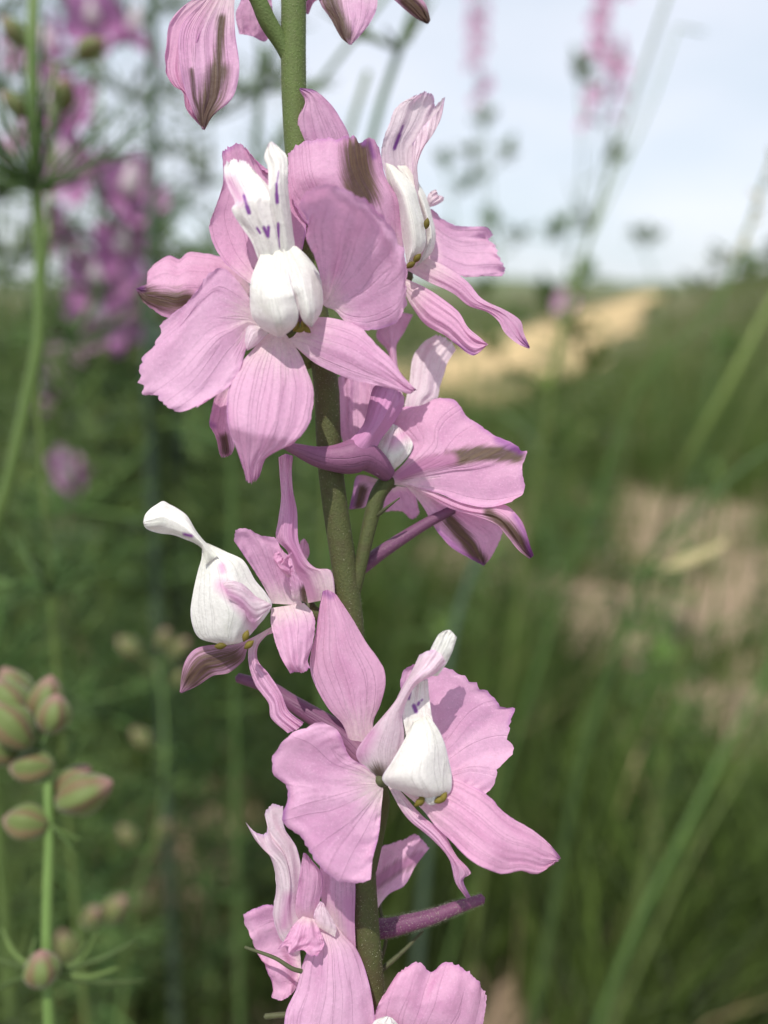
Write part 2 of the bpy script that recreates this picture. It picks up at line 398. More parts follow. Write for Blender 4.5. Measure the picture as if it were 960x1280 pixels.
# ------------------------------------------------------------------ petals of the flowering stem
def seg_dist(px, py, a, b):
    ax, ay = a; bx, by = b
    dx, dy = bx - ax, by - ay; L2 = dx*dx + dy*dy + 1e-9
    t = np.clip(((px - ax) * dx + (py - ay) * dy) / L2, 0, 1)
    return np.hypot(px - (ax + t * dx), py - (ay + t * dy)), t
def poly_field(px, py, polys):
    """soft stroke mask: polys = list of (points, width_px, softness_px)"""
    out = np.zeros_like(px)
    for pts, wd, sf in polys:
        dm = np.full_like(px, 1e9)
        for a, b in zip(pts[:-1], pts[1:]):
            d, t = seg_dist(px, py, a, b); dm = np.minimum(dm, d)
        out = np.maximum(out, 1 - np.clip((dm - wd) / sf, 0, 1))
    return out
PET = [0]
def petal(name, parent, mat, f, L, R, T=None, zL=(0,), zR=None, zT=None, zB=None, cup=0.0, wave=.35, pleat=.28, cren=.0,
          curl=0.0, cv=1.0, nu=40, nv=46, spots=None, brown=None, blush=None, extra=None):
    """one petal as a curved patch: L, R run from base to tip along the two edges, T closes the outer margin.
    z are mm in front of the stem; cup bulges the middle towards the viewer."""
    PET[0] += 1; seed = PET[0] * 7.31
    Lp = fr(f, L); Rp = fr(f, R); Tp = fr(f, T) if T else [Lp[-1], Rp[-1]]
    zR = zL if zR is None else zR
    zT = (zL[-1], zR[-1]) if zT is None else zT
    def withz(P, z, n):
        c = catmull(P, n); zz = catmull([[q] for q in z], n) if len(z) > 1 else np.full((n, 1), z[0])
        return np.c_[c, zz]
    Lc = withz(Lp, zL, nv); Rc = withz(Rp, zR, nv)
    Tp[0] = Lp[-1]; Tp[-1] = Rp[-1]
    Tc = withz(Tp, zT, nu) if np.hypot(Tp[0][0]-Tp[-1][0], Tp[0][1]-Tp[-1][1]) > .5 or len(Tp) > 2 else np.linspace(Lc[-1], Rc[-1], nu)
    Tc[0] = Lc[-1]; Tc[-1] = Rc[-1]
    Bc = np.linspace(Lc[0], Rc[0], nu)
    u = np.linspace(0, 1, nu); v = np.linspace(0, 1, nv)
    U, Vv = np.meshgrid(u, v)
    Uc, Vc = U[..., None], Vv[..., None]
    S = (1-Uc)*Lc[:, None] + Uc*Rc[:, None] + (1-Vc)*Bc[None] + Vc*Tc[None] - ((1-Uc)*(1-Vc)*Lc[0] + Uc*(1-Vc)*Rc[0] + (1-Uc)*Vc*Lc[-1] + Uc*Vc*Rc[-1])
    # relief
    edge = np.maximum(np.abs(2*U-1)**5, Vv**7)
    N1 = np.empty_like(U); N2 = np.empty_like(U); N3 = np.empty_like(U)
    for j in range(nv):
        for i in range(nu):
            uu, vvv = u[i], v[j]
            N1[j, i] = noise.noise((uu*7 + seed, vvv*1.3, seed))
            N2[j, i] = noise.noise((uu*5 + vvv*2, vvv*6 + seed, seed*.7))
            N3[j, i] = noise.noise((uu*13 + seed*2, vvv*13, 4.2))
    S[..., 2] += cup * np.sin(np.pi*U) * np.sin(np.pi*np.clip(Vv, 0, 1)**cv)**(.7 if cv == 1.0 else 1.0)
    S[..., 2] += pleat * N1 * np.sin(np.pi*np.clip(Vv, 0, 1)*.5) * 1.3 + wave * N2 * (.35 + .9*edge) * Vv + .45 * wave * N3 * edge
    S[..., 2] += curl * edge * Vv
    # crenate margin
    if True:
        base = (Lc[0] + Rc[0]) / 2
        cr = np.empty_like(U)
        for j in range(nv):
            for i in range(nu):
                s_ = u[i]*14 if v[j] > .6 else v[j]*11
                cr[j, i] = 1.2*abs(noise.noise((s_ + seed, v[j]*.5, u[i]*2.))) + .7*abs(noise.noise((u[i]*33+v[j]*23, seed, 1.)))
        S[..., :2] -= (S[..., :2] - base[:2]) * ((cren * 1.3 + .008) * cr * edge)[..., None]
    px, py = S[..., 0].ravel(), S[..., 1].ravel()
    z = np.zeros_like(px)
    def field(q):
        if not q: return z
        return poly_field(px, py, [(fr(g, pts), wd, sf) for g, pts, wd, sf in q])
    VV = np.empty((nu*nv, 3)); zz = S[..., 2].ravel()
    dd = D0 - zz * .001
    fw, up, rg = np.array(FWD), np.array(UPV), np.array(RGT)
    VV[:] = np.array(CAMP) + fw*dd[:, None] + rg*(((px-480)/F_PX*dd)[:, None]) + up*(((640-py)/F_PX*dd)[:, None])
    Fc = [(j*nu+i, j*nu+i+1, (j+1)*nu+i+1, (j+1)*nu+i) for j in range(nv-1) for i in range(nu-1)]
    jit = 0
    o = build(name, VV, Fc, M[mat], parent, uv=np.c_[U.ravel(), Vv.ravel()],
              attrs={'spot': field(spots), 'brown': field([(g, q, wd*.55, sf*1.9 + 2) for g, q, wd, sf in brown] if brown else None), 'blush': field(blush)})
    return o
def ntube(name, parent, mat, f, P, z, r, n=40, ns=14, flare=None):
    """tube through photo points with depths z (mm) and radii r (mm)"""
    Q = fr(f, P); zz = np.interp(np.linspace(0, 1, len(Q)), np.linspace(0, 1, len(z)), z)
    pts = smooth_path([pt(q[0], q[1], a) for q, a in zip(Q, zz)], n)
    rad = catmull([[a] for a in r], n)[:, 0] * .001
    V, Fc, UV = tube_geo(pts, rad, ns)
    return build(name, V, Fc, M[mat], parent, uv=UV, attrs={'tint': [.5]*len(V)})
def hairs(name, parent, pts, rad, count, ln=(.25, .6), mat='hair'):
    """short downy hairs standing on a tube"""
    pts = np.asarray([tuple(p) for p in pts]); rad = np.asarray(rad)
    T = np.gradient(pts, axis=0); T /= np.linalg.norm(T, axis=1)[:, None]
    V = []; Fc = []
    for i in range(count):
        s = rng.random() * (len(pts) - 1.001); k = int(s); q = s - k
        p = pts[k] * (1-q) + pts[k+1] * q; r = rad[k] * (1-q) + rad[k+1] * q
        d = rng.normal(size=3); d -= T[k] * np.dot(d, T[k]); d /= np.linalg.norm(d) + 1e-9
        a = p + d * r * .97
        dd = d + rng.normal(size=3) * .35; dd /= np.linalg.norm(dd)
        l = rng.uniform(*ln) * .001
        sd_ = np.cross(dd, T[k]); sd_ = sd_ / (np.linalg.norm(sd_) + 1e-9) * .000026
        o = len(V); V += [a - sd_, a + sd_, a + dd * l + rng.normal(size=3) * .00005]; Fc.append((o, o+1, o+2))
    return tag(build(name, V, Fc, M[mat], parent, attrs={'tint': [.6]*len(V)}), kind='stuff')
def anther(parent, f, x, y, z, ang=30, s=.75):
    q = fr(f, [(x, y)])[0]; c = pt(q[0], q[1], z)
    a = math.radians(ang); d = RGT * math.cos(a) + UPV * math.sin(a)
    n = 7; P = [c + d * ((k/(n-1) - .5) * .0016 * s) for k in range(n)]
    r = [max(.05, math.sin(math.pi * (k + .35) / (n - .3))) * .00046 * s for k in range(n)]
    V, Fc, UV = tube_geo(P, r, 8)
    return build('anther', V, Fc, M['anther'], parent, uv=UV)

# ---- the plant
STEM_PX = [(366, -60), (367, 0), (367, 100), (371, 180), (382, 300), (396, 400), (408, 480), (411, 560), (417, 620), (432, 720), (438, 770), (447, 950), (456, 1130), (465, 1240), (472, 1330)]
sp3 = [pt(x, y, 0) for x, y in STEM_PX]
down = sp3[-1]
foot = Vector((down.x + .035, down.y - .035, 0)); foot.z = float(height(foot.x, foot.y)) - .01
path = [foot, foot.lerp(down, .35) + Vector((.012, .0, 0)), foot.lerp(down, .75) + Vector((.006, .0, 0))] + sp3[::-1]
top0 = sp3[0]
path += [top0 + UPV * .03 + RGT * -.001, top0 + UPV * .07 + RGT * -.003, top0 + UPV * .12 + RGT * -.004]
plant = empty('larkspur_plant', foot)
tag(plant, 'sharply focused pink larkspur with white hooded petals and violet spurs on a thick downy stem', 'flower')
NS = 160
sp_full = smooth_path(path, NS)
sr = np.interp(np.linspace(0, 1, NS), [0, .5, .8, .93, 1], [.0024, .00205, .0019, .0019, .0007])
# split lower (olive) and upper (green) lengths of the one stem by material
V, Fc, UV = tube_geo(sp_full, sr, 22)
zc = np.array([np.mean([V[i][2] for i in f]) for f in Fc]); zmid = pt(386, 330, 0).z
build('stem', V, Fc, [M['stem_low'], M['stem']], plant, uv=UV, attrs={'tint': [.5]*len(V)}, midx=[1 if z > zmid else 0 for z in zc])
hp = smooth_path(sp3, 80); hairs('stem_hair', plant, hp, np.full(80, .00195), 9000, (.12, .34))

def flower(f, x, y, z, r=1.3):
    """receptacle: the green knob that carries sepals, petals and spur"""
    q = fr(f, [(x, y)])[0]; c = pt(q[0], q[1], z)
    P = [c + FWD * ((k/6 - .5) * .0022) for k in range(7)]
    V, Fc, UV = tube_geo(P, [math.sin(math.pi * (k + .8) / 7.6) * r * .001 for k in range(7)], 10)
    return build('flower', V, Fc, M['bract'], plant, uv=UV, attrs={'tint': [.5]*len(V)})

# ======== flower facing the viewer, upper left
f1 = flower('A', 665, 1050, 5.5)
ntube('pedicel', plant, 'stem', 'A', [(665, 1050), (700, 1100), (760, 1180)], (5, 2, 0), (1.0, .9, 1.1))
petal('sepal', f1, 'sepal', 'A', [(600, 930), (480, 850), (395, 765), (352, 645), (378, 560), (408, 470), (404, 345)],
      [(680, 900), (735, 720), (746, 630), (705, 520), (650, 460), (578, 432)], [(404, 345), (440, 320), (482, 315), (530, 365), (578, 432)],
      zL=(5.5, 5, 5.5, 5), zR=(5.5, 4.5, 4.5, 4), zT=(5, 5.5, 4.5), cup=-1.6, wave=.5, cren=.02)
petal('sepal', f1, 'sepal', 'C', [(520, 95), (495, 25), (440, -60), (368, -118), (300, -70), (238, 12), (128, 100)],
      [(535, 135), (492, 130), (470, 220), (440, 310), (395, 372), (308, 424)],
      [(128, 100), (118, 130), (98, 190), (36, 268), (31, 335), (50, 408), (95, 408), (140, 440), (180, 465), (240, 464), (285, 442), (308, 424)],
      zL=(6.5, 8.5, 9.5, 9, 8.5), zR=(6.5, 8, 10.5, 12), zT=(8.5, 8.5, 10.5, 11.5, 12), cup=.8, wave=.75, pleat=.5, cren=.035, nu=60, nv=60)
petal('sepal', f1, 'sepal', 'C', [(560, 150), (510, 200), (440, 285), (402, 368), (390, 450), (408, 550), (432, 610), (462, 700), (472, 745)],
      [(630, 150), (690, 235), (722, 310), (744, 375), (740, 465), (720, 530), (660, 600), (590, 632), (550, 660), (525, 735)],
      [(472, 745), (492, 757), (525, 735)],
      zL=(6.8, 10, 12, 11.5, 9), zR=(6.8, 10, 11.5, 11, 9), zT=(9, 8.6, 9), cup=1.5, wave=.6, pleat=.4, cren=.02, nu=52, nv=60)
petal('sepal', f1, 'sepal', 'D', [(20, 68), (60, 100), (120, 150), (190, 186), (250, 210), (330, 228), (425, 252), (464, 263), (484, 246)],
      [(45, 62), (80, 20), (135, -10), (220, 0), (290, 28), (345, 85), (392, 130), (440, 200), (484, 246)],
      zL=(7, 9, 11, 11.5), zR=(7, 8, 9, 10.5, 11.5), cup=1.1, wave=.45, cren=.015)
petal('sepal', f1, 'sepal', 'B', [(180, 822), (178, 760), (150, 650), (118, 578), (124, 520), (92, 465)],
      [(190, 830), (222, 842), (262, 884), (330, 912), (400, 905), (450, 880), (481, 820)],
      [(92, 465), (120, 420), (180, 392), (260, 400), (310, 430), (375, 478), (412, 530), (442, 560), (476, 640), (480, 720), (481, 820)],
      zL=(6.5, 9, 13, 16.5), zR=(6.5, 9, 10.5, 10), zT=(16.5, 19, 16, 11, 10), cup=-.6, wave=.9, pleat=.55, cren=.03, nu=60, nv=56)
# white hood
petal('petal', f1, 'white', 'A', [(655, 990), (560, 800), (520, 700), (478, 640), (445, 580), (458, 552), (430, 490), (412, 420), (426, 384)],
      [(690, 980), (668, 780), (655, 700), (640, 600), (625, 520), (570, 458), (540, 432)], [(426, 384), (470, 372), (512, 392), (540, 432)],
      zL=(8, 11, 12.5, 12, 10.5), zR=(8, 11, 12, 12, 10.5), cup=.9, wave=.5, pleat=.3, cren=.02, nu=70, nv=90,
      spots=[('A', [(495, 525), (512, 585)], 1.0, 1.7), ('A', [(508, 570), (516, 594)], 2.0, 1.6), ('A', [(576, 655), (591, 688)], 1.4, 1.6), ('A', [(594, 652), (592, 690)], 1.4, 1.4), ('A', [(548, 656), (560, 675)], .9, 1.3)],
      blush=[('A', [(440, 470), (480, 540)], .5, 14)])
petal('petal', f1, 'white', 'A', [(660, 990), (632, 800), (618, 640), (596, 520), (590, 410), (576, 372), (590, 320)],
      [(700, 980), (704, 760), (694, 680), (684, 600), (672, 480), (668, 370), (640, 335), (615, 312)], [(590, 320), (603, 308), (615, 312)],
      zL=(8, 11, 12.8, 12.6, 11), zR=(8, 11, 12.2, 12, 11), cup=1.3, wave=.4, pleat=.2, nu=70, nv=90,
      spots=[('A', [(626, 480), (628, 552)], .9, 1.6), ('A', [(627, 520), (629, 554)], 1.7, 1.5), ('A', [(633, 640), (633, 690)], 1.2, 1.5), ('A', [(634, 690), (638, 735)], .4, 1.2), ('A', [(634, 430), (628, 480)], .0, 1.8)])
petal('petal', f1, 'white', 'A', [(570, 742), (548, 795), (524, 860), (519, 940), (528, 1010), (568, 1060), (618, 1090)],
      [(662, 735), (674, 830), (690, 900), (704, 950), (715, 995), (704, 1045), (660, 1088)], [(618, 1090), (640, 1097), (660, 1088)],
      zL=(10.6, 11.8, 11, 10.5, 10), zR=(11.0, 13.3, 13, 11), zT=(10, 10.3, 11), cv=1.9, cup=2.6, wave=.25, pleat=.15, nu=48, nv=56)
petal('petal', f1, 'white', 'A', [(648, 728), (678, 850), (700, 930), (716, 990), (735, 1035), (768, 1054)],
      [(706, 728), (752, 772), (798, 840), (812, 910), (808, 985), (768, 1054)],
      zL=(11.2, 13.0, 12.5, 11), zR=(10.2, 10.6, 9.5, 9, 11), cv=1.8, cup=2.1, wave=.25, pleat=.15, nu=48, nv=56)
petal('petal', f1, 'pale', 'C', [(535, 120), (480, 120), (468, 180), (476, 220)], [(560, 150), (540, 170), (510, 200), (476, 220)], zL=(8, 8.5, 9), cup=.8, wave=.2)
for x, y, a in ((705, 1050, 60), (722, 1062, 20), (745, 1060, -40), (735, 1040, 80)): anther(f1, 'A', x, y, 9.5, a, 1.0)
ntube('spur', f1, 'violet', 'A', [(690, 1010), (740, 900), (800, 820), (850, 760)], (5, -2, -6, -9), (1.6, 1.3, 1.0, .7))

# ======== hidden flower behind the stem, left
f1b = flower('A', 560, 930, -7)
ntube('pedicel', plant, 'stem', 'A', [(560, 930), (660, 1060), (760, 1200)], (-7, -4, -.5), (.9, .9, 1.1))
petal('sepal', f1b, 'sepal', 'A', [(540, 930), (480, 815), (400, 768), (330, 755), (272, 750), (236, 778), (190, 762), (148, 782), (108, 830), (118, 868), (60, 898)],
      [(540, 1000), (400, 1010), (270, 1020), (182, 1014), (130, 985), (88, 950), (60, 898)],
      zL=(-5, -3, -2, -3), zR=(-5, -2, 0, -3), cup=1.8, wave=.6, pleat=.5, cren=.015, nu=56, nv=60,
      brown=[('A', [(92, 925), (160, 945), (260, 945)], 7, 9)], spots=[('A', [(60, 890), (85, 895)], 1, 8)])
petal('sepal', f1b, 'sepal', 'C', [(420, 330), (350, 400), (330, 470), (322, 520), (345, 560), (365, 640)], [(470, 340), (430, 460), (420, 560), (425, 610), (415, 640)], [(365, 640), (380, 652), (415, 640)],
      zL=(-3, 1, 3, 4), cup=-1.2, wave=.7, cren=.03, brown=[('C', [(385, 570), (392, 620)], 2, 5)], spots=[('C', [(326, 512), (345, 520)], 0, 6)])

# ======== flower turned right, top
f2 = flower('B', 470, 720, -3)
ntube('pedicel', plant, 'stem', 'B', [(470, 720), (380, 820), (200, 960)], (-3, -3, 0), (1.0, .9, 1.1))
petal('sepal', f2, 'sepal', 'B', [(150, 420), (95, 240), (92, 160), (116, 105), (96, 62)], [(330, 420), (272, 222), (240, 160), (205, 110), (150, 64), (100, 56)], [(96, 62), (98, 56), (100, 56)],
      zL=(-1, 2.6, 3.2, 3.2), zR=(-1, 1.5, 2.2, 3), cup=.9, wave=.4, spots=[('B', [(96, 58), (150, 64)], .5, 4)])
petal('sepal', f2, 'sepal', 'B', [(300, 660), (150, 570), (62, 430), (52, 300)], [(470, 700), (462, 540), (452, 450), (402, 360), (378, 250)],
      [(52, 300), (62, 268), (120, 240), (200, 226), (290, 222), (308, 246), (342, 224), (378, 250)],
      zL=(3, 5.5, 6, 5), zR=(0, 3, 4, 4), zT=(5, 6, 6.5, 4), cup=1.6, wave=.5, cren=.02, nu=60, nv=56,
      brown=[('B', [(300, 285), (302, 350), (318, 440)], 15, 11)], spots=[('B', [(305, 215), (325, 250)], 2.5, 4), ('B', [(345, 250), (360, 300)], .5, 5)])
petal('petal', f2, 'pale', 'B', [(450, 560), (402, 370), (384, 300), (391, 230), (410, 180), (432, 120), (480, 85)],
      [(510, 540), (505, 400), (514, 320), (520, 255), (560, 218), (592, 160), (612, 82)], [(480, 85), (510, 78), (540, 64), (572, 78), (576, 112), (590, 100), (612, 82)],
      zL=(-1, 1, 1, 0), zR=(-2, -1, -2, -2), zT=(0, .5, -1, -2), cup=-1.0, wave=.5, cren=.02, nu=64, nv=80,
      spots=[('B', [(432, 270), (450, 222)], 1.2, 2), ('B', [(450, 222), (462, 190)], .2, 2), ('B', [(455, 335), (460, 348)], 1, 1.5), ('B', [(500, 255), (520, 228)], .3, 2), ('B', [(490, 383), (496, 388)], .5, 1.2)])
petal('petal', f2, 'pale', 'B', [(520, 480), (500, 380), (495, 300), (500, 250)], [(530, 480), (516, 380), (515, 300), (548, 228), (592, 175), (612, 84)], [(500, 250), (535, 190), (585, 140), (612, 84)], zL=(1, 1.5, 1), zR=(0, -1, -1), zT=(1, 1, 0), cup=.5, wave=.3)
petal('petal', f2, 'white', 'B', [(400, 320), (408, 390), (432, 450), (450, 540), (464, 610), (478, 688)],
      [(430, 330), (500, 400), (522, 470), (540, 540), (540, 620), (478, 688)], zL=(2, 1.5, 1, 2), zR=(2, 2, 2, 2), cup=3.0, wave=.3, pleat=.2)
petal('petal', f2, 'white', 'B', [(440, 330), (500, 420), (530, 500), (545, 580), (530, 650), (508, 690)],
      [(490, 330), (518, 390), (545, 440), (568, 520), (579, 580), (565, 640), (508, 690)], zL=(0, 0, 0), zR=(-2, -2, -1), cup=2.0, wave=.3, pleat=.2)
for x, y, a in ((546, 535, 80), (512, 657, 50), (489, 681, 30)): anther(f2, 'B', x, y, 3.2, a, 1.05)
petal('petal', f2, 'pale', 'B', [(552, 470), (548, 440), (560, 420), (580, 410)], [(556, 478), (580, 470), (605, 455), (608, 440)], [(580, 410), (590, 430), (608, 440)], zL=(-3, -3), cup=.6, wave=.6, cren=.1)
petal('sepal', f2, 'sepal', 'B', [(520, 560), (562, 482), (602, 515), (650, 540), (705, 545), (762, 548), (782, 575)],
      [(500, 640), (545, 662), (600, 690), (680, 725), (760, 725), (822, 725)], [(782, 575), (768, 605), (800, 618), (806, 652), (826, 690), (822, 725)],
      zL=(-3, -4, -5, -6), zR=(-3, -2, -2, -4), zT=(-6, -4, -4), cup=-.8, wave=.7, pleat=.5, cren=.03)
petal('sepal', f2, 'sepal', 'B', [(520, 640), (562, 662), (622, 692), (690, 740), (742, 800), (832, 845), (880, 880), (890, 920), (912, 972)],
      [(460, 690), (550, 740), (640, 782), (695, 826), (760, 848), (800, 880), (822, 920), (868, 960), (908, 978)],
      zL=(-2, 0, 1, 0, 1), zR=(-2, 2, 2, 1, 1), cup=.9, wave=.5, pleat=.35, spots=[('B', [(890, 950), (912, 975)], .5, 5)])
petal('sepal', f2, 'sepal', 'B', [(462, 725), (540, 760), (602, 800), (662, 850), (692, 900), (740, 942), (764, 962)],
      [(462, 770), (490, 822), (540, 890), (612, 932), (650, 962), (712, 1002), (764, 962)], zL=(-1, 2, 4, 4), zR=(-1, 1, 2, 4), cup=1.0, wave=.5, pleat=.4, spots=[('B', [(640, 955), (715, 1000)], 0, 5)])
ntube('spur', f2, 'violet', 'B', [(440, 690), (330, 700), (220, 700)], (-4, -8, -12), (1.8, 1.2, .8))

# ======== flower turned away, right of the stem
f3 = flower('D', 385, 565, -2.5, 1.5)
ntube('pedicel', plant, 'stem_low', 'D', [(385, 560), (345, 620), (312, 740), (290, 840), (262, 960)], (-2.5, -1.5, -.5, 0, 0), (1.35, 1.15, 1.0, 1.05, 1.0))
ntube('bract', plant, 'bract', 'D', [(345, 690), (380, 660), (422, 628)], (0, 1.5, 2), (.25, .3, .1), ns=8)
ntube('spur', f3, 'deep', 'D', [(10, 440), (60, 458), (140, 484), (220, 488), (290, 478), (340, 505), (380, 545)], (6, 5, 3.6, 2.6, 1.6, .4, -1.5), (.5, .8, 1.25, 1.9, 2.6, 2.0, 1.3), ns=24)
petal('sepal', f3, 'deep', 'D', [(170, 468), (235, 432), (292, 370), (312, 300), (328, 240), (345, 225)], [(350, 548), (330, 500), (352, 430), (398, 368), (438, 300), (440, 270)], [(345, 225), (400, 232), (440, 270)],
      zL=(4.0, 3.2, 2, 0), zR=(1, 2, 0, -2), cup=2.2, wave=.5, pleat=.35, blush=[('D', [(300, 520), (345, 420), (390, 300)], 14, 20), ('D', [(180, 470), (290, 400)], 8, 16)])
petal('sepal', f3, 'sepal', 'D', [(300, 520), (222, 430), (208, 330), (205, 200)], [(370, 520), (330, 400), (345, 300), (345, 190)], [(205, 200), (270, 170), (345, 190)], zL=(-2, -3, -4), cup=-1, wave=.4, pleat=.6)
petal('petal', f3, 'white', 'D', [(385, 535), (340, 500), (338, 470), (352, 430), (396, 365)], [(395, 535), (430, 505), (462, 465), (468, 430), (430, 385)], [(396, 365), (412, 372), (430, 385)], zL=(-2, -1, -2), cup=1.2, wave=.3, blush=[('D', [(400, 430), (440, 400)], 1, 16)])
petal('petal', f3, 'pale', 'D', [(430, 420), (440, 300), (456, 220), (470, 125), (508, 72), (552, 46)], [(500, 420), (520, 300), (556, 275), (566, 230), (580, 190), (592, 150), (624, 100)], [(552, 46), (598, 66), (624, 100)],
      zL=(-4, -6, -7, -8), cup=1.2, wave=.5, cren=.02, pleat=.4)
petal('sepal', f3, 'sepal', 'D', [(380, 560), (450, 490), (468, 435), (402, 372), (404, 335), (440, 302)],
      [(395, 580), (480, 592), (560, 612), (650, 648), (735, 662), (822, 642)],
      [(440, 302), (495, 300), (560, 270), (622, 285), (662, 340), (705, 366), (752, 402), (792, 420), (835, 438), (858, 462), (880, 460), (864, 500), (862, 555), (868, 606), (822, 642)],
      zL=(-2, -1, -3, -4), zR=(-2, 1, 3, 4), zT=(-4, -2, 0, 3, 4), cup=1.8, wave=.4, pleat=.4, cren=.012, nu=70, nv=56,
      brown=[('D', [(600, 490), (700, 470), (770, 472), (835, 474)], 8.5, 5), ('D', [(430, 550), (500, 510), (600, 490)], 1.5, 6)],
      blush=[('D', [(420, 545), (520, 505), (600, 492)], 5, 8)], spots=[('D', [(770, 425), (850, 462)], 2, 6)])
petal('sepal', f3, 'sepal', 'D', [(400, 560), (500, 590), (600, 630), (700, 660), (790, 650), (832, 680), (862, 722), (886, 800), (898, 832)],
      [(390, 580), (450, 590), (520, 622), (600, 665), (690, 692), (762, 720), (802, 762), (842, 812), (882, 844)],
      zL=(-2, 0, 2, 3, 2), zR=(-2, 1, 3, 4, 2), cup=.8, wave=.4, brown=[('D', [(735, 680), (800, 725), (860, 790), (885, 830)], 3.5, 4)], spots=[('D', [(830, 690), (872, 770), (888, 835)], 0, 7)])
petal('sepal', f3, 'sepal', 'D', [(440, 580), (502, 655), (552, 742), (602, 800), (660, 836), (715, 866)], [(480, 580), (600, 640), (720, 700), (790, 745), (772, 800), (742, 850), (722, 871)],
      zL=(-3, -4, -4, -4), cup=1.0, wave=.4, cren=.02, brown=[('D', [(600, 710), (650, 765), (705, 845)], 6, 5)], spots=[('D', [(552, 742), (660, 836), (715, 866)], 0, 6)])
petal('sepal', f3, 'sepal', 'D', [(390, 590), (368, 640), (360, 680)], [(420, 585), (470, 600), (498, 685)], [(360, 680), (430, 680), (468, 706), (498, 685)], zL=(-4, -5, -6), cup=-.8, wave=.4, cren=.05)
petal('sepal', f3, 'sepal', 'D', [(370, 570), (275, 548), (256, 610), (243, 668)], [(375, 590), (330, 610), (300, 660), (262, 668)], zL=(-4, -5, -6), cup=.8, wave=.4, spots=[('D', [(262, 560), (246, 665)], 0, 9)], brown=[('D', [(290, 600), (275, 650)], 3, 5)])
petal('sepal', f3, 'sepal', 'D', [(420, 300), (380, 110), (340, 60), (350, 10)], [(440, 300), (410, 100), (440, 40), (470, -20)], [(350, 10), (400, -30), (470, -20)], zL=(-6, -8, -9), cup=.8, wave=.5)

# ======== flower facing left, middle
f5 = flower('E', 720, 640, -1)
ntube('pedicel', plant, 'stem_low', 'E', [(720, 640), (790, 690), (880, 760)], (-1, -.6, -.3), (1.0, 1.0, 1.0))
petal('sepal', f5, 'sepal', 'E', [(720, 620), (705, 560), (660, 480), (636, 412), (592, 362), (600, 290), (612, 200), (606, 100), (602, 36)],
      [(830, 600), (812, 490), (752, 480), (712, 442), (682, 370), (676, 250), (660, 170), (655, 90), (660, 30)], [(602, 36), (630, 22), (660, 30)],
      zL=(1, 2.5, 3, 3), zR=(2.3, 2.4, 2, 1.5), cup=1.1, wave=.4, pleat=.4, blush=[('E', [(735, 590), (680, 470), (655, 330), (660, 200)], 3, 10)])
petal('sepal', f5, 'sepal', 'E', [(680, 440), (684, 400), (690, 372)], [(715, 450), (726, 420), (722, 385)], [(690, 372), (705, 362), (722, 385)], zL=(-2, -3), cup=.5, wave=.4)
petal('sepal', f5, 'sepal', 'E', [(575, 622), (540, 550), (490, 470), (450, 410), (421, 368)], [(700, 630), (668, 545), (668, 490), (655, 440)],
      [(421, 368), (430, 322), (470, 318), (530, 345), (590, 358), (612, 398), (655, 440)], zL=(3, 5, 6, 6), zR=(4, 6, 6, 5), zT=(6, 6.5, 5), cup=-.9, wave=.6, cren=.02)
petal('sepal', f5, 'sepal', 'E', [(572, 640), (570, 700), (586, 770), (610, 840), (648, 906)], [(705, 620), (742, 662), (750, 720), (736, 800), (720, 850), (730, 882)], [(648, 906), (675, 898), (700, 902), (730, 882)],
      zL=(4, 6.5, 7.5, 7), zR=(4, 6, 6.5, 6.5), cup=1.2, wave=.5, cren=.02)
petal('sepal', f5, 'sepal', 'E', [(640, 520), (596, 470), (578, 430), (600, 405)], [(700, 560), (680, 510), (640, 460), (655, 412)], [(600, 405), (622, 440), (640, 425), (655, 412)], zL=(6, 7.5, 8), zR=(5.5, 7, 8), cup=.9, wave=1.0, cren=.05)
petal('sepal', f5, 'sepal', 'E', [(655, 600), (650, 560), (640, 500), (650, 470)], [(715, 620), (712, 580), (700, 540), (668, 490)], [(650, 470), (660, 470), (668, 490)], zL=(6, 7, 7), cup=.7, wave=.5, cren=.01, brown=[('E', [(705, 570), (712, 610)], 2, 5)])
petal('petal', f5, 'white', 'E', [(296, 385), (294, 440), (280, 490), (260, 580), (250, 660), (264, 730), (290, 765), (342, 780), (400, 789)],
      [(318, 380), (400, 418), (462, 450), (510, 530), (552, 580), (577, 632), (520, 715), (460, 775), (400, 789)],
      zL=(7, 6, 5.5, 5.5, 6), zR=(7, 7, 6, 5, 6), cv=1.3, cup=3.6, wave=.3, pleat=.2, nu=56, nv=64, blush=[('E', [(375, 550), (430, 600), (480, 660), (510, 720)], .5, 14), ('E', [(375, 470), (378, 490)], 1, 7)])
petal('petal', f5, 'pale', 'E', [(380, 540), (410, 530), (460, 545), (520, 600)], [(400, 600), (450, 640), (500, 700), (560, 650)], [(520, 600), (545, 610), (575, 632), (560, 650)], zL=(9.6, 8.8, 6.5), cup=.5, wave=.4, blush=[('E', [(390, 570), (450, 620), (500, 690)], 1, 10)])
petal('petal', f5, 'white', 'E', [(305, 470), (296, 405), (268, 382), (235, 368), (180, 348), (130, 342), (92, 332), (68, 318), (60, 298)],
      [(360, 430), (322, 388), (300, 366), (272, 330), (236, 270), (190, 236), (166, 224), (140, 211), (112, 226), (84, 246), (66, 270), (60, 298)],
      zL=(8, 7.6, 6, 6, 7), zR=(8, 7, 5, 6, 7), cup=2.0, wave=.3, pleat=.2, spots=[('E', [(225, 345), (255, 352)], .8, 2.5)])
petal('sepal', f5, 'sepal', 'E', [(600, 700), (480, 766), (400, 790), (330, 788), (262, 808), (222, 866), (205, 975)], [(610, 730), (530, 760), (480, 800), (462, 850), (402, 900), (340, 912), (280, 950), (212, 982)], zL=(1, 3, 3, 2), cup=.9, wave=.4,
      brown=[('E', [(420, 840), (330, 850), (255, 925)], 2, 16)])
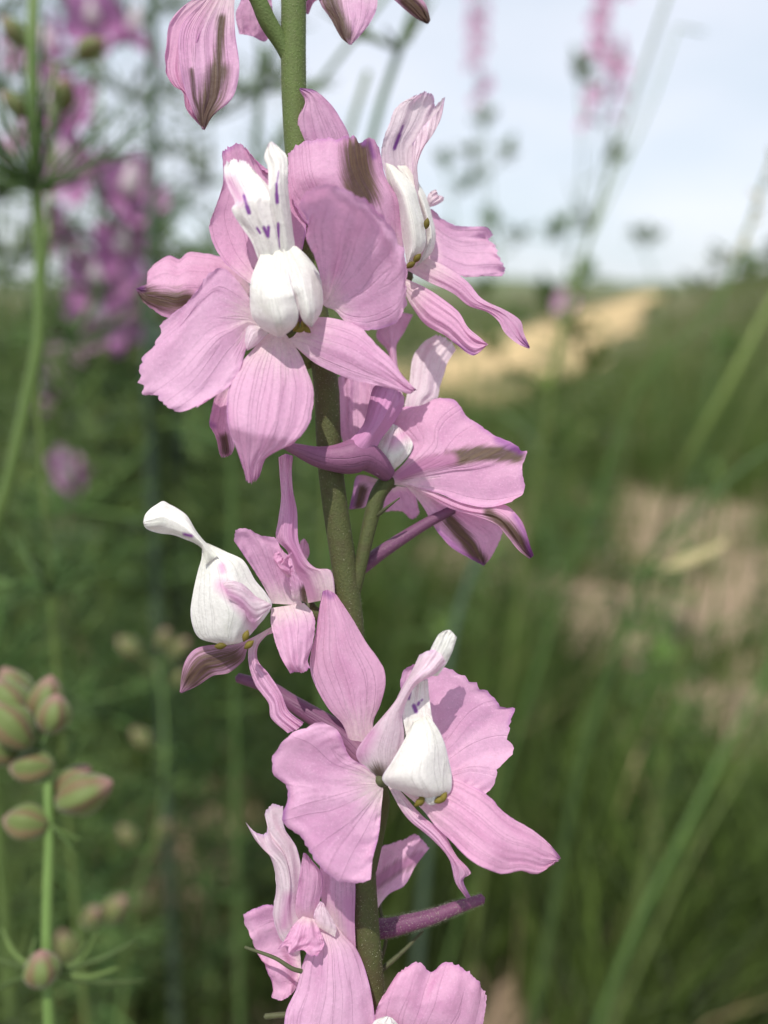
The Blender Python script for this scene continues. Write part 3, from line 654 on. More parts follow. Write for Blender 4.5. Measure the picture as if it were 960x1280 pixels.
petal('sepal', f5, 'sepal', 'E', [(530, 740), (488, 780), (482, 860), (510, 950), (562, 1022), (572, 1080), (640, 1142)], [(580, 725), (522, 790), (520, 850), (562, 902), (612, 980), (642, 1050), (705, 1100)], [(640, 1142), (680, 1125), (705, 1100)], zL=(2, 5, 5, 5), cup=.8, wave=.4, pleat=.5)
for x, y, a in ((370, 792, 5), (484, 787, 40), (471, 752, 70)): anther(f5, 'E', x, y, 8, a, 1.1)
ntube('spur', f5, 'violet', 'D', [(95, 930), (200, 920), (290, 870), (350, 825), (440, 765), (530, 710), (612, 668)], (-1, -3.4, -3.6, -3.2, -3, -2.8, -2.5), (1.5, 1.35, 1.2, 1.05, .95, .85, .72))
sq = smooth_path([pt(*fr('D', [q])[0], -3) for q in ((290, 870), (440, 765), (612, 668))], 30)
hairs('spur_hair', f5, sq, np.linspace(.0012, .00075, 30), 700, (.12, .28))

# ======== large flower, lower right of the stem
f6 = flower('F', 372, 612, 6)
ntube('pedicel', plant, 'stem_low', 'F', [(372, 612), (385, 680), (372, 760), (345, 880)], (6, 3, 1.5, .5), (.9, .8, .8, .9))
petal('sepal', f6, 'sepal', 'F', [(290, 540), (262, 450), (215, 395), (170, 310), (161, 250), (178, 170), (188, 100), (198, 45)], [(360, 520), (352, 440), (374, 385), (389, 320), (380, 268), (332, 200), (292, 132), (242, 55)], [(198, 45), (215, 40), (242, 55)],
      zL=(4.5, 4, 4.5, 4.5), zR=(4.5, 4, 3.6, 3.6), cup=1.6, wave=.4, pleat=.35, nu=48, nv=60, spots=[('F', [(200, 45), (225, 60)], 0, 7)])
petal('sepal', f6, 'sepal', 'F', [(372, 612), (330, 572), (280, 540), (246, 465), (200, 437)], [(382, 640), (376, 700), (368, 780), (350, 850), (344, 912)],
      [(200, 437), (150, 445), (80, 490), (44, 550), (50, 600), (86, 640), (78, 740), (130, 788), (150, 820), (210, 896), (290, 930), (344, 912)],
      zL=(6.5, 8, 9, 9), zR=(6.5, 9, 11, 12), zT=(9, 9.5, 9, 11.5, 12), cup=1.4, wave=.8, pleat=.55, cren=.03, nu=64, nv=60,
      spots=[('F', [(90, 650), (80, 735)], 0, 7)], blush=[('F', [(255, 470), (285, 540)], 1, 6)])
petal('sepal', f6, 'sepal', 'F', [(440, 600), (470, 470), (440, 350), (432, 310), (446, 268), (472, 254)], [(460, 640), (540, 630), (620, 625), (690, 656)],
      [(472, 254), (560, 268), (640, 304), (702, 345), (742, 390), (779, 398), (764, 470), (776, 530), (732, 580), (720, 630), (690, 656)],
      zL=(4.5, 3, 2, 2), zR=(4.5, 5, 5, 5), zT=(2, 1.5, 2, 4, 5), cup=-1.2, wave=.6, pleat=.5, cren=.03, nu=64, nv=56)
petal('sepal', f6, 'sepal', 'F', [(440, 620), (520, 650), (585, 608), (650, 630), (700, 660), (760, 718), (830, 760), (882, 802), (918, 846)],
      [(430, 640), (500, 702), (540, 752), (580, 790), (640, 850), (690, 880), (740, 898), (800, 890), (852, 898), (905, 860)], [(918, 846), (912, 855), (905, 860)],
      zL=(6, 7, 8, 8, 7), zR=(6, 10, 12, 11, 8), cup=1.2, wave=.5, pleat=.4, cren=.015, nu=52, nv=60, spots=[('F', [(895, 815), (912, 840)], 0, 5)])
petal('sepal', f6, 'sepal', 'F', [(395, 630), (450, 722), (530, 792), (580, 850), (600, 922), (632, 968)], [(425, 635), (500, 720), (562, 770), (602, 840), (645, 890), (622, 912), (645, 965)], zL=(6, 8, 9, 8), zR=(6, 9, 9, 8), cup=.8, wave=.5, pleat=.4, spots=[('F', [(622, 915), (640, 965)], 0, 6)])
petal('petal', f6, 'pale', 'F', [(370, 605), (322, 575), (300, 530), (345, 462), (415, 378), (440, 330), (462, 295), (490, 236)], [(400, 600), (430, 560), (445, 480), (440, 420), (455, 370), (482, 326), (540, 290), (572, 258)], [(490, 236), (515, 224), (542, 222), (572, 258)],
      zL=(6.5, 6.5, 7, 8, 9), zR=(7, 9.5, 10.5, 11, 10), zT=(9, 10.5, 10), cup=1.4, wave=.4, pleat=.25, nu=48, nv=64, blush=[('F', [(345, 470), (310, 540)], 1, 16)], brown=[('F', [(365, 590), (375, 605)], 1, 10)])
petal('petal', f6, 'white', 'F', [(500, 300), (515, 240), (545, 178), (560, 165)], [(545, 300), (572, 262), (590, 225), (603, 184)], [(560, 165), (582, 162), (603, 184)], zL=(8.5, 9, 10), zR=(9, 9.5, 10), cup=.8, wave=.4, pleat=.3)
petal('petal', f6, 'white', 'F', [(450, 480), (440, 410), (455, 350), (470, 320)], [(545, 480), (528, 420), (520, 360), (516, 308)], [(470, 320), (495, 310), (516, 308)], zL=(9, 8.5, 8.5), zR=(9, 8, 8), cup=-.8, wave=.3, nu=60, nv=60,
      spots=[('F', [(474, 390), (480, 406)], 1.6, 2.4), ('F', [(486, 386), (489, 380)], .8, 2.0), ('F', [(496, 374), (499, 371)], .2, 1.8), ('F', [(462, 350), (458, 368)], .8, 2)])
petal('petal', f6, 'white', 'F', [(470, 440), (440, 500), (405, 560), (378, 606), (395, 630), (440, 648), (480, 662)], [(515, 415), (545, 455), (566, 500), (578, 550), (588, 600), (582, 650), (540, 670)], [(480, 662), (510, 670), (540, 670)],
      zL=(10, 10, 9, 8.5), zR=(9.5, 9, 8.5, 9), zT=(8.5, 9.5, 9), cv=1.4, cup=3.6, wave=.3, pleat=.2, nu=56, nv=60)
petal('petal', f6, 'white', 'F', [(480, 640), (490, 665), (515, 685)], [(560, 630), (560, 660), (545, 682)], [(515, 685), (530, 688), (545, 682)], zL=(9, 9.5), cup=.6, wave=.1)
for x, y, a in ((490, 678, 40), (497, 672, 80), (550, 672, 20), (562, 665, 60)): anther(f6, 'F', x, y, 9.8, a, 1.1)
ntube('spur', f6, 'violet', 'F', [(330, 545), (250, 470), (180, 425), (100, 375), (40, 335), (-55, 305)], (5, 1.5, .5, -.6, -1.4, -2), (2.0, 1.6, 1.35, 1.15, 1.0, .75))

# ======== lower left flower
f7 = flower('G', 330, 440, -1)
ntube('pedicel', plant, 'stem_low', 'G', [(330, 440), (400, 480), (500, 560)], (-1, -.5, 0), (1.0, .9, 1.0))
petal('petal', f7, 'pale', 'G', [(290, 520), (200, 530), (162, 440), (172, 340), (152, 240), (102, 182), (66, 118)], [(310, 500), (262, 420), (262, 320), (242, 210), (200, 140), (196, 68)], [(66, 118), (98, 152), (130, 162), (142, 130), (134, 92), (158, 65), (196, 68)],
      zL=(1, 3, 3, 3), cup=1.6, wave=.6, pleat=.4, cren=.02, nu=56, nv=60, blush=[('G', [(215, 380), (200, 470)], .5, 12)])
petal('sepal', f7, 'sepal', 'G', [(280, 480), (240, 432), (248, 330), (264, 228)], [(320, 460), (315, 415), (328, 345), (325, 295), (290, 250)], [(264, 228), (275, 232), (290, 250)], zL=(2, 4.5, 5, 5), cup=1.0, wave=.5)
petal('sepal', f7, 'sepal', 'G', [(260, 440), (230, 470), (200, 520), (175, 555)], [(300, 450), (325, 500), (336, 540), (312, 576)], [(175, 555), (210, 545), (215, 568), (265, 556), (285, 575), (312, 576)], zL=(4.5, 6, 6.5), cup=1.1, wave=.9, pleat=.6, cren=.04)
petal('sepal', f7, 'sepal', 'G', [(250, 520), (160, 400), (105, 408), (58, 430)], [(260, 640), (235, 690), (190, 726), (154, 716)], [(58, 430), (66, 470), (92, 522), (110, 570), (132, 602), (162, 680), (154, 716)], zL=(-1, 0, 1, 0), cup=-1.6, wave=.8, pleat=.6, cren=.03)
petal('sepal', f7, 'sepal', 'G', [(330, 440), (322, 360), (320, 280), (330, 200)], [(440, 560), (436, 460), (438, 340), (430, 200)], [(330, 200), (380, 170), (430, 200)], zL=(.5, 1, 1), zR=(2.2, 2.4, 2.2), cup=1.2, wave=.4, pleat=.4, blush=[('G', [(430, 540), (420, 400)], 4, 14)])
petal('sepal', f7, 'sepal', 'G', [(310, 400), (290, 520), (262, 600), (242, 680), (205, 765), (200, 900)], [(345, 430), (400, 505), (442, 550), (480, 650), (502, 770), (505, 900)], [(200, 900), (340, 960), (505, 900)], zL=(1, 5, 7, 8), zR=(1, 4.5, 6, 7), cup=2.0, wave=.5, pleat=.4, nu=56, nv=60)
petal('petal', f7, 'pale', 'G', [(300, 470), (300, 430), (320, 390)], [(370, 510), (375, 480), (340, 410)], [(320, 390), (330, 395), (340, 410)], zL=(4, 4), cup=.6, wave=.4)
petal('sepal', f7, 'sepal', 'G', [(470, 420), (500, 330), (502, 212)], [(500, 440), (522, 400), (552, 365), (602, 338), (640, 272), (688, 210)], [(502, 212), (560, 195), (602, 180), (640, 165), (688, 210)], zL=(-3, -5, -6), zR=(-3, -5, -5), cup=.9, wave=.5, cren=.02,
      brown=[('G', [(515, 325), (580, 280), (655, 245)], 1, 6)], blush=[('G', [(505, 330), (580, 275), (655, 242)], 3, 6)])
ntube('spur', f7, 'violet', 'G', [(350, 470), (440, 475), (530, 482), (620, 462), (700, 440), (780, 410), (840, 390), (862, 382)], (-2, -3.4, -3.6, -3, -2.5, -2, -1.5, -1.5), (1.9, 1.8, 1.7, 1.45, 1.3, 1.15, 1.05, .75))
sq = smooth_path([pt(*fr('G', [q])[0], zz) for q, zz in zip(((530, 482), (620, 462), (700, 440), (780, 410), (862, 382)), (-3.6, -3, -2.5, -2, -1.5))], 30)
hairs('spur_hair', f7, sq, np.linspace(.0017, .0009, 30), 2200, (.15, .42))
ntube('bract', plant, 'bract', 'G', [(470, 660), (400, 640), (240, 620), (170, 580), (70, 544)], (0, 1, 4.5, 4, 2.5), (.5, .45, .42, .38, .2), ns=8)
ntube('bract', plant, 'bract', 'G', [(500, 640), (560, 590), (610, 545), (662, 490)], (-2, -3, -4, -5), (.5, .45, .4, .2), ns=8)
ntube('bract', plant, 'bract', 'G', [(480, 690), (540, 520), (520, 400), (545, 320)], (-2, -4, -5, -5), (.4, .4, .35, .2), ns=8)
ntube('bract', plant, 'bract', 'G', [(300, 790), (220, 770), (137, 775)], (3, 4, 4), (.45, .45, .4), ns=8)

# ======== bottom right flower
f8 = flower('G', 600, 930, 4)
ntube('pedicel', plant, 'stem_low', 'G', [(600, 930), (560, 960), (500, 960)], (4, 2, 0), (1, 1, 1))
petal('sepal', f8, 'sepal', 'G', [(560, 900), (500, 800), (520, 720), (562, 665)], [(660, 920), (760, 900), (850, 840), (872, 770), (882, 700)],
      [(562, 665), (588, 612), (650, 591), (690, 622), (738, 591), (800, 608), (850, 652), (882, 700)], zL=(4, 6, 6, 5), zR=(4, 5, 5, 4), zT=(5, 4, 4.5, 4), cup=1.6, wave=.6, pleat=.55, cren=.03, nu=60, nv=50)
petal('petal', f8, 'white', 'G', [(560, 920), (490, 830), (500, 790), (540, 772)], [(640, 920), (620, 850), (580, 800), (560, 778)], zL=(5, 8, 8), cup=1.6, wave=.3)

# ======== flowers at the top, cut by the frame
f0 = flower('H', 270, -60, 4)
ntube('pedicel', plant, 'stem', 'H', [(270, -60), (340, -30), (392, 70), (440, 150), (470, 220)], (4, 3, 1.5, .5, 0), (1.0, 1.2, 1.35, 1.2, 1.0))
petal('sepal', f0, 'sepal', 'H', [(250, -50), (150, 0), (86, 60), (70, 130), (64, 220), (90, 270), (122, 292), (132, 345), (186, 410)], [(280, -40), (200, 60), (160, 150), (145, 240), (150, 300), (170, 370), (190, 412)], zL=(3, 4, 4, 4), zR=(3, 4.5, 5, 4), cup=-.8, wave=.8, pleat=.4, cren=.015)
petal('sepal', f0, 'sepal', 'H', [(240, -50), (190, 0), (120, 80), (108, 150), (124, 265), (150, 340), (184, 410)], [(300, -50), (286, 0), (288, 100), (301, 220), (280, 310), (218, 368), (192, 412)], zL=(4, 6, 6.5, 5), zR=(4, 5, 5, 5), cup=-1.0, wave=.5, pleat=.4, nu=60, nv=70,
      brown=[('H', [(232, 225), (220, 280), (200, 345), (192, 378)], 9, 9), ('H', [(245, 60), (240, 130), (234, 220)], 0, 5), ('H', [(150, 220), (160, 310), (182, 375)], 0, 2)])
petal('sepal', f0, 'sepal', 'H', [(300, -60), (305, 0), (289, 45), (300, 108)], [(400, -60), (405, 20), (412, 80), (396, 118)], [(300, 108), (340, 115), (380, 132), (396, 118)], zL=(-1, -3, -3), cup=.6, wave=.4)
f0b = flower('H', 620, -80, -2)
ntube('pedicel', plant, 'stem', 'H', [(620, -80), (560, -60), (480, 0)], (-2, -1, 0), (1, 1, 1))
petal('sepal', f0b, 'sepal', 'H', [(560, -70), (552, 0), (590, 62), (622, 120), (648, 142)], [(720, -60), (737, 0), (730, 42), (700, 92), (655, 142)], zL=(-2, -1, 0), cup=1.0, wave=.4, brown=[('H', [(580, -20), (600, 40), (632, 112)], 7, 7)])
petal('sepal', f0b, 'sepal', 'H', [(700, -80), (790, 0), (850, 52), (892, 76)], [(740, -90), (880, 0), (905, 62), (898, 76)], zL=(-2, -3, -4), cup=.8, wave=.4, brown=[('H', [(830, 0), (890, 60)], 6, 7)])
petal('sepal', f0b, 'sepal', 'H', [(560, -80), (512, -20), (510, 30)], [(600, -80), (560, -10), (535, 10), (520, 45)], [(510, 30), (513, 45), (520, 45)], zL=(-3, -4), cup=.5, wave=.4)

# ------------------------------------------------------------------ background plants
def ground_at(p):
    return Vector((p.x, p.y, float(height(p.x, p.y))))
def strip(P, wd, side):
    """flat blade along P with half widths wd; side = sideways direction"""
    V, Fc, UV = [], [], []
    n = len(P)
    for i, (p, q) in enumerate(zip(P, wd)):
        V += [p - side * q, p + side * q]; UV += [(0, i/(n-1)), (1, i/(n-1))]
        if i: Fc.append((2*i-2, 2*i-1, 2*i+1, 2*i))
    return V, Fc, UV
def rdir(zlo=-.2, zhi=.8):
    a = random.uniform(0, 2*math.pi); z = random.uniform(zlo, zhi); r = math.sqrt(max(0, 1 - z*z))
    return Vector((math.cos(a)*r, math.sin(a)*r, z))
def thread_leaf(acc, base, size, n, wd, zlo=-.1, zhi=.9, axis=None, spread=1.0, m=0):
    """finely divided larkspur leaf: a fan of narrow curved segments, each forking"""
    for k in range(n):
        d = rdir(zlo, zhi)
        if axis is not None: d = (Vector(axis) + d * spread).normalized()
        l = size * random.uniform(.55, 1.1); bend = Vector((0, 0, random.uniform(-.25, .35))) * l
        P = [base + d * l * s + bend * s * s for s in (0, .25, .5, .75, 1)]
        V, Fc, UV = tube_geo(P, [wd*.8, wd, wd*.9, wd*.7, wd*.15], 5); acc.add(V, Fc, UV, m, random.random())
        if random.random() < .8:
            d2 = (d + rdir(-.4, .6) * .55).normalized(); l2 = l * random.uniform(.3, .55); b2 = P[2]
            P2 = [b2 + d2 * l2 * s + bend * .5 * s * s for s in (0, .35, .7, 1)]
            V, Fc, UV = tube_geo(P2, [wd*.7, wd*.75, wd*.6, wd*.12], 5); acc.add(V, Fc, UV, m, random.random())
def far_flower_geo(acc, c, size, out, white=True):
    """five rounded cupped sepals, a white hood and a spur, for blossoms far out of focus"""
    out = out.normalized(); a = out.orthogonal().normalized(); b = out.cross(a)
    ph = random.uniform(0, 6.28)
    for k in range(5):
        an = ph + k * 1.2566; d = a * math.cos(an) + b * math.sin(an); s = out.cross(d)
        V, Fc = [], []
        for j, (t, wv) in enumerate(((.08, .10), (.35, .30), (.65, .40), (.9, .26), (1.0, .08))):
            for q in (-1, -.5, 0, .5, 1):
                V.append(c + d * size * .5 * t + s * size * .5 * wv * q + out * size * (.16 * t * t + .05 * q * q + random.uniform(-.02, .02)))
        Fc = [(j*5+i, j*5+i+1, (j+1)*5+i+1, (j+1)*5+i) for j in range(4) for i in range(4)]
        acc.add(V, Fc, None, 0, random.random())
    if white:
        P = [c + out * size * (.05 + .16 * t) + Vector((0, 0, size * .28 * t * t)) for t in (0, .3, .6, 1)]
        V, Fc, UV = tube_geo(P, [size*.08, size*.13, size*.10, size*.03], 7); acc.add(V, Fc, UV, 1)
    P = [c - out * size * .5 * t + Vector((0, 0, size * .16 * t)) for t in (0, .4, .8, 1)]
    V, Fc, UV = tube_geo(P, [size*.07, size*.05, size*.035, size*.02], 6); acc.add(V, Fc, UV, 0)
def bud_geo(acc, base, d, l, m=0):
    d = d.normalized()
    P = [base + d * l * t for t in np.linspace(0, 1, 9)]
    r = [max(.06, math.sin(math.pi * min(1, (t * .88 + .1)))**.8) * l * .33 for t in np.linspace(0, 1, 9)]
    V, Fc, UV = tube_geo(P, r, 20)
    # ribs where the folded sepals meet
    C = np.array([tuple(p) for p in P])
    for i in range(len(V) - 2):
        k = i % 20; q = 1 + .07 * math.cos(2*math.pi*5*k/20)
        V[i] = C[i // 20] + (V[i] - C[i // 20]) * q
    acc.add(V, Fc, UV, m)
def stem_path(pts, n=40):
    """photo points (x, y, distance) top to bottom, then down to the ground"""
    P = [at(*p) for p in pts]
    d = (P[-1] - P[-2]); low = P[-1]
    k = min(6.0, max(.6, low.z / max(1e-4, -d.z))) * .75
    g = Vector((low.x + d.x * k, low.y + d.y * k * .3, 0)); g.z = float(height(g.x, g.y)) - .01
    if low.z > g.z + .03:
        mid = low.lerp(g, .5); mid.x += d.x * .2; P += [mid, g]
    return smooth_path(P, n), g
def herb(name, label, cat, pts, r_mm, mats=('stalk',), group=None, leaves=(), leaf_size=.03, leaf_n=14, leaf_w=.0007, buds=(), blooms=(), bloom_mat='far_pink',
         bloom_size=.032, taper=.35, leaf_z=(-.1, .9)):
    """a background herb: stem > leaves, buds, flowers; leaves/buds/blooms given by fraction along the visible stem"""
    random.seed(zlib.crc32(label.encode()))
    path, g = stem_path(pts)
    root = empty(name, g); tag(root, label, cat, group)
    n = len(path); rad = np.linspace(r_mm * taper, r_mm, n) * .001
    V, Fc, UV = tube_geo(path, rad, 9)
    build('stem', V, Fc, M[mats[0]], root, uv=UV, attrs={'tint': [random.random()]*len(V)})
    P = [Vector(p) for p in path]
    for t in leaves:
        i = int(t * (n - 1)); acc = Acc()
        thread_leaf(acc, P[i], leaf_size * random.uniform(.8, 1.2), leaf_n, leaf_w, *leaf_z)
        acc.build('leaf', [M['thread']], root)
    for t, sd in buds:
        i = int(t * (n - 1)); acc = Acc(); l = random.uniform(.009, .013) * (bloom_size / .032)
        d = Vector((sd, random.uniform(-.4, .4), random.uniform(.2, .8))).normalized()
        Q = [P[i], P[i] + d * l * .6 + Vector((0, 0, -.001)), P[i] + d * l * .9]
        V, Fc, UV = tube_geo(smooth_path(Q, 6), [.0005]*6, 6); acc.add(V, Fc, UV, 1)
        bud_geo(acc, P[i] + d * l * .8, d + Vector((0, 0, .3)), l)
        acc.build('bud', [M['bud'], M['stalk']], root)
    for t in blooms:
        i = int(t * (n - 1)); acc = Acc()
        d = Vector((random.uniform(-1, 1), random.uniform(-1, .2), random.uniform(-.1, .4))).normalized()
        s = bloom_size * random.uniform(.8, 1.15)
        V, Fc, UV = tube_geo([P[i], P[i] + d * s * .25 + Vector((0, 0, s*.1)), P[i] + d * s * .5 + Vector((0, 0, s*.1))], [.0009, .0008, .0007], 6); acc.add(V, Fc, UV, 2)
        far_flower_geo(acc, P[i] + d * s * .5 + Vector((0, 0, s*.1)), s, d + Vector((0, -.3, .1)))
        acc.build('flower', [M[bloom_mat], M['far_white'], M['stalk']], root)
    return root

# left: smooth stem with thread leaves, close behind the flowers
herb('larkspur_stalk', 'slender green stalk with feathery thread leaves rising at the edge beside magenta blooms', 'plant',
     [(44, -40, .25), (40, 60, .25), (42, 180, .25), (50, 300, .25), (50, 420, .25), (30, 520, .252), (2, 640, .255), (-20, 700, .26)], 2.1, leaves=(.10, .26, .29, .42), leaf_size=.036, leaf_n=40, leaf_w=.00042, taper=.85, leaf_z=(.15, 1.0))
herb('larkspur_stalk', 'short bud-tipped side stalk standing against the feathery stalk', 'plant',
     [(68, 80, .27), (66, 150, .27), (64, 260, .268), (58, 330, .262), (45, 470, .26)], 1.3, buds=[(t, s) for t, s in ((0, -1), (.01, 1), (.03, .4), (.05, -.5), (.36, 1), (.38, .6), (.40, -.4))], leaves=(.22, .3), leaf_size=.026, leaf_n=14, taper=.6)
# purple larkspurs behind it
herb('larkspur_plant', 'deep magenta larkspur blurred behind the feathery stalk', 'flower',
     [(118, -60, .56), (122, 60, .56), (124, 200, .56), (120, 330, .56), (118, 460, .57)], 2.2, bloom_size=.046, blooms=(.0, .02, .04, .06, .08, .09, .11, .13, .15, .17, .2, .215, .23, .245, .26, .28, .33, .36), bloom_mat='far_mag', leaves=(.16, .30, .40, .5), leaf_size=.045, leaf_n=16, leaf_w=.0012, taper=.7)
herb('larkspur_plant', 'pale pink blurred larkspur beside the magenta one', 'flower',
     [(40, -60, .62), (52, 120, .62), (72, 330, .62), (60, 470, .64)], 2.2, blooms=(.1, .17, .24, .33, .40), bloom_mat='far_pink', leaves=(.12, .3, .5, .6), leaf_size=.06, leaf_n=16, leaf_w=.0014, taper=.7)
# bud raceme lower left
root_pts = [(-30, 860, .20), (22, 880, .195), (50, 925, .19), (60, 980, .186), (62, 1050, .183), (58, 1180, .18), (64, 1300, .178)]
path, g = stem_path(root_pts, 60)
br = empty('budding_larkspur', g); tag(br, 'larkspur shoot of closed brownish green buds with thread leaves on a bright green stalk', 'plant')
V, Fc, UV = tube_geo(path, np.interp(np.linspace(0, 1, 60), [0, .25, .6, 1], [.0009, .00155, .0017, .0024]), 12)
build('stem', V, Fc, M['stalk'], br, uv=UV, attrs={'tint': [.75]*len(V)})
def pbud(x0, y0, x1, y1, d, jx, jy, wide=.36, dz=0.0):
    a = at(x0, y0, d); b = at(x1, y1, d - dz); j = at(jx, jy, .188); l = (b - a).length
    acc = Acc(); V, Fc, UV = tube_geo(smooth_path([j, j.lerp(a, .55) + Vector((0, 0, -.0006)), a + (b-a)*.08], 8), [.0006]*8, 8); acc.add(V, Fc, UV, 1)
    P = [a + (b - a) * t for t in np.linspace(0, 1, 13)]
    r = [max(.05, math.sin(math.pi * min(.985, .10 + t * .88))**.75) * l * wide for t in np.linspace(0, 1, 13)]
    V, Fc, UV = tube_geo(P, r, 30); C = np.array([tuple(p) for p in P])
    for i in range(len(V) - 2): V[i] = C[i // 30] + (V[i] - C[i // 30]) * (1 + .08 * math.cos(2*math.pi*5*(i % 30)/30))
    acc.add(V, Fc, UV, 0); acc.build('bud', [M['bud'], M['stalk']], br)
for b in ((50, 905, 64, 845, .19, 50, 925, .36), (62, 915, 72, 868, .182, 52, 930, .44), (65, 958, 12, 960, .186, 60, 975, .38), (58, 1032, 4, 1024, .183, 62, 1040, .40), (70, 1000, 112, 958, .19, 64, 1015, .34),
          (74, 1005, 140, 978, .184, 64, 1020, .34), (52, 1232, 52, 1188, .176, 58, 1225, .50), (30, 905, -10, 850, .188, 40, 905, .36), (36, 930, -14, 880, .184, 48, 920, .36), (30, 890, 4, 835, .195, 36, 895, .36), (20, 945, -30, 925, .19, 50, 930, .4)):
    pbud(*b)
acc = Acc()
for tip, mid in (((172, 1175), (120, 1195)), ((180, 1226), (120, 1222)), ((122, 1165), (100, 1195)), ((148, 1210), (110, 1215)), ((108, 1175), (90, 1200)), ((-20, 1195), (20, 1200)), ((2, 1160), (22, 1190)), ((44, 1172), (40, 1195)), ((-10, 1240), (25, 1218))):
    P = [at(58, 1214, .18), at(mid[0], mid[1] + 6, .181), at(tip[0], tip[1], .183)]
    V, Fc, UV = tube_geo(smooth_path(P, 10), np.interp(np.linspace(0, 1, 10), [0, .6, 1], [.0005, .00062, .0003]), 7); acc.add(V, Fc, UV, 0, random.random())
acc.build('leaf', [M['thread']], br)
acc = Acc(); thread_leaf(acc, at(64, 1030, .183), .010, 3, .0004, -.9, -.2, axis=(.8, 0, -.6), spread=.3); acc.build('bract', [M['thread']], br)
acc = Acc(); thread_leaf(acc, at(46, 915, .193), .009, 9, .0007, -.3, .6); acc.build('bract', [M['thread']], br)
# second, further bud shoot
herb('budding_larkspur', 'small blurred yellow-green bud shoot between the budding stalk and the brown soil', 'plant',
     [(196, 830, .42), (204, 880, .42), (206, 960, .42), (196, 1040, .43), (170, 1120, .45)], 1.5, buds=[(t, s) for t, s in ((0, 1), (.01, -1), (.02, .3), (.05, 1), (.08, -1), (.18, .2), (.19, -.6))], leaves=(.12, .3), leaf_size=.03, leaf_n=10)
# stems seen just behind the flowering stem
for i, (lab, pts, r, lv) in enumerate((
    ('thin green stalk crossing low behind the flowering stem, against the sky', [(500, -30, .40), (425, 70, .40), (330, 200, .42), (240, 380, .46), (212, 480, .5), (205, 640, .54), (205, 760, .56)], 1.5, ()),
    ('upright stalk behind the hooded white petal of the top flower', [(520, 0, .36), (500, 60, .36), (470, 150, .36), (440, 300, .365)], 2.0, (.03,)),
    ('fine short stalk between two stalks behind the main stem', [(460, 90, .4), (447, 130, .4), (430, 190, .4), (415, 280, .4)], 1.8, ()),
    ('dark stalk standing behind the hanging top petal', [(190, -30, .5), (192, 120, .5), (190, 300, .5), (185, 470, .5)], 3.6, (.2, .3, .4)),
    ('pale stalk with feathery leaves beside the hanging top petal', [(330, 60, .42), (322, 160, .42), (300, 320, .42), (290, 470, .42)], 2.2, (.05, .15, .25)),
    )):
    herb('weed_stalk', lab, 'plant', pts, r, leaves=lv, leaf_size=.04, leaf_n=12, leaf_w=.0010, mats=('stalk_dark' if 'dark' in lab else 'stalk',), taper=.8)
# broad blue-green leaf stem, far out of focus
herb('thick_stalk', 'broad blue-green stalk, the thickest blurred one, below the upper flower', 'plant', [(204, 420, .50), (205, 540, .56), (210, 660, .70), (222, 770, .92), (235, 830, 1.1)], 14.5, mats=('stalk_dark',), taper=.8)

# right: larkspurs against the sky and leaning grass stalks
herb('larkspur_plant', 'small distant larkspur spike of dense pink blooms against the sky', 'flower', [(598, -30, 1.6), (597, 40, 1.6), (598, 110, 1.6), (602, 240, 1.6), (604, 400, 1.6), (600, 520, 1.6)], 2.6,
     blooms=np.linspace(.0, .18, 22), bloom_size=.030, leaves=(.3, .4, .48), leaf_size=.06, leaf_n=10, leaf_w=.0016, buds=[(.2, 1), (.21, -1)])
herb('larkspur_plant', 'pale pink larkspur with loose blooms on a thin stem against the sky', 'flower', [(765, -30, .95), (762, 30, .95), (757, 100, .95), (752, 180, .95), (735, 300, .95), (716, 420, .96), (705, 520, .97)], 1.8,
     blooms=(.0, .02, .04, .05, .06, .08, .1, .11, .12, .14, .15, .16, .17, .34, .35), bloom_size=.030, leaves=(.26, .5, .6), leaf_size=.05, leaf_n=10, leaf_w=.0013, buds=[(.34, 1), (.36, -1)])
def stalk(lab, pts, r, mat='stalk', head=None, group=None, blades=()):
    path, g = stem_path(pts); root = empty('grass_stalk', g); tag(root, lab, 'grass stalk', group)
    n = len(path); V, Fc, UV = tube_geo(path, np.linspace(r*.5, r, n)*.001, 8)
    build('culm', V, Fc, M[mat], root, uv=UV, attrs={'tint': [random.random()]*len(V)})
    if head:
        acc = Acc(); P0 = Vector(path[0])
        for k in range(16):
            p = Vector(path[0]).lerp(Vector(path[4]), k/15); d = (rdir(.0, 1.) + Vector((0, 0, .3))).normalized()
            V, Fc, UV = tube_geo([p, p + d*head*.5, p + d*head], [head*.05, head*.16, head*.03], 6); acc.add(V, Fc, UV, 0, random.random())
        acc.build('seed_head', [M['straw']], root)
    for t, dx, ln in blades:
        i = int(t*(n-1)); p = Vector(path[i]); d = Vector((dx, random.uniform(-.2, .2), .8)).normalized()
        P = [p + d*ln*s + Vector((dx*.4, 0, -.5))*ln*s*s for s in np.linspace(0, 1, 8)]
        V, Fc, UV = strip(P, [ .004*math.sin(math.pi*(.25+.74*s)) for s in np.linspace(0, 1, 8)], Vector((.3, .9, 0)).normalized())
        build('blade', V, Fc, M['grass'], root, uv=UV, attrs={'tint': [random.random()]*len(V)})
stalk('tall leaning grass stalk against the sky beside the pale pink larkspur', [(840, -20, .55), (790, 130, .55), (745, 270, .55), (708, 400, .56), (680, 540, .57)], 2.4, blades=((.3, .5, .06), (.35, -.4, .08)))
stalk('second leaning grass stalk against the sky, with a drooping seed tip', [(880, 40, .62), (852, 26, .62), (822, 110, .62), (770, 230, .62), (716, 350, .62), (690, 470, .63)], 1.6)
stalk('thick pale green leaning stalk over the grassy bank', [(1010, 300, .62), (960, 385, .62), (905, 490, .62), (850, 592, .66), (825, 680, .80), (805, 760, 1.05)], 4.2)
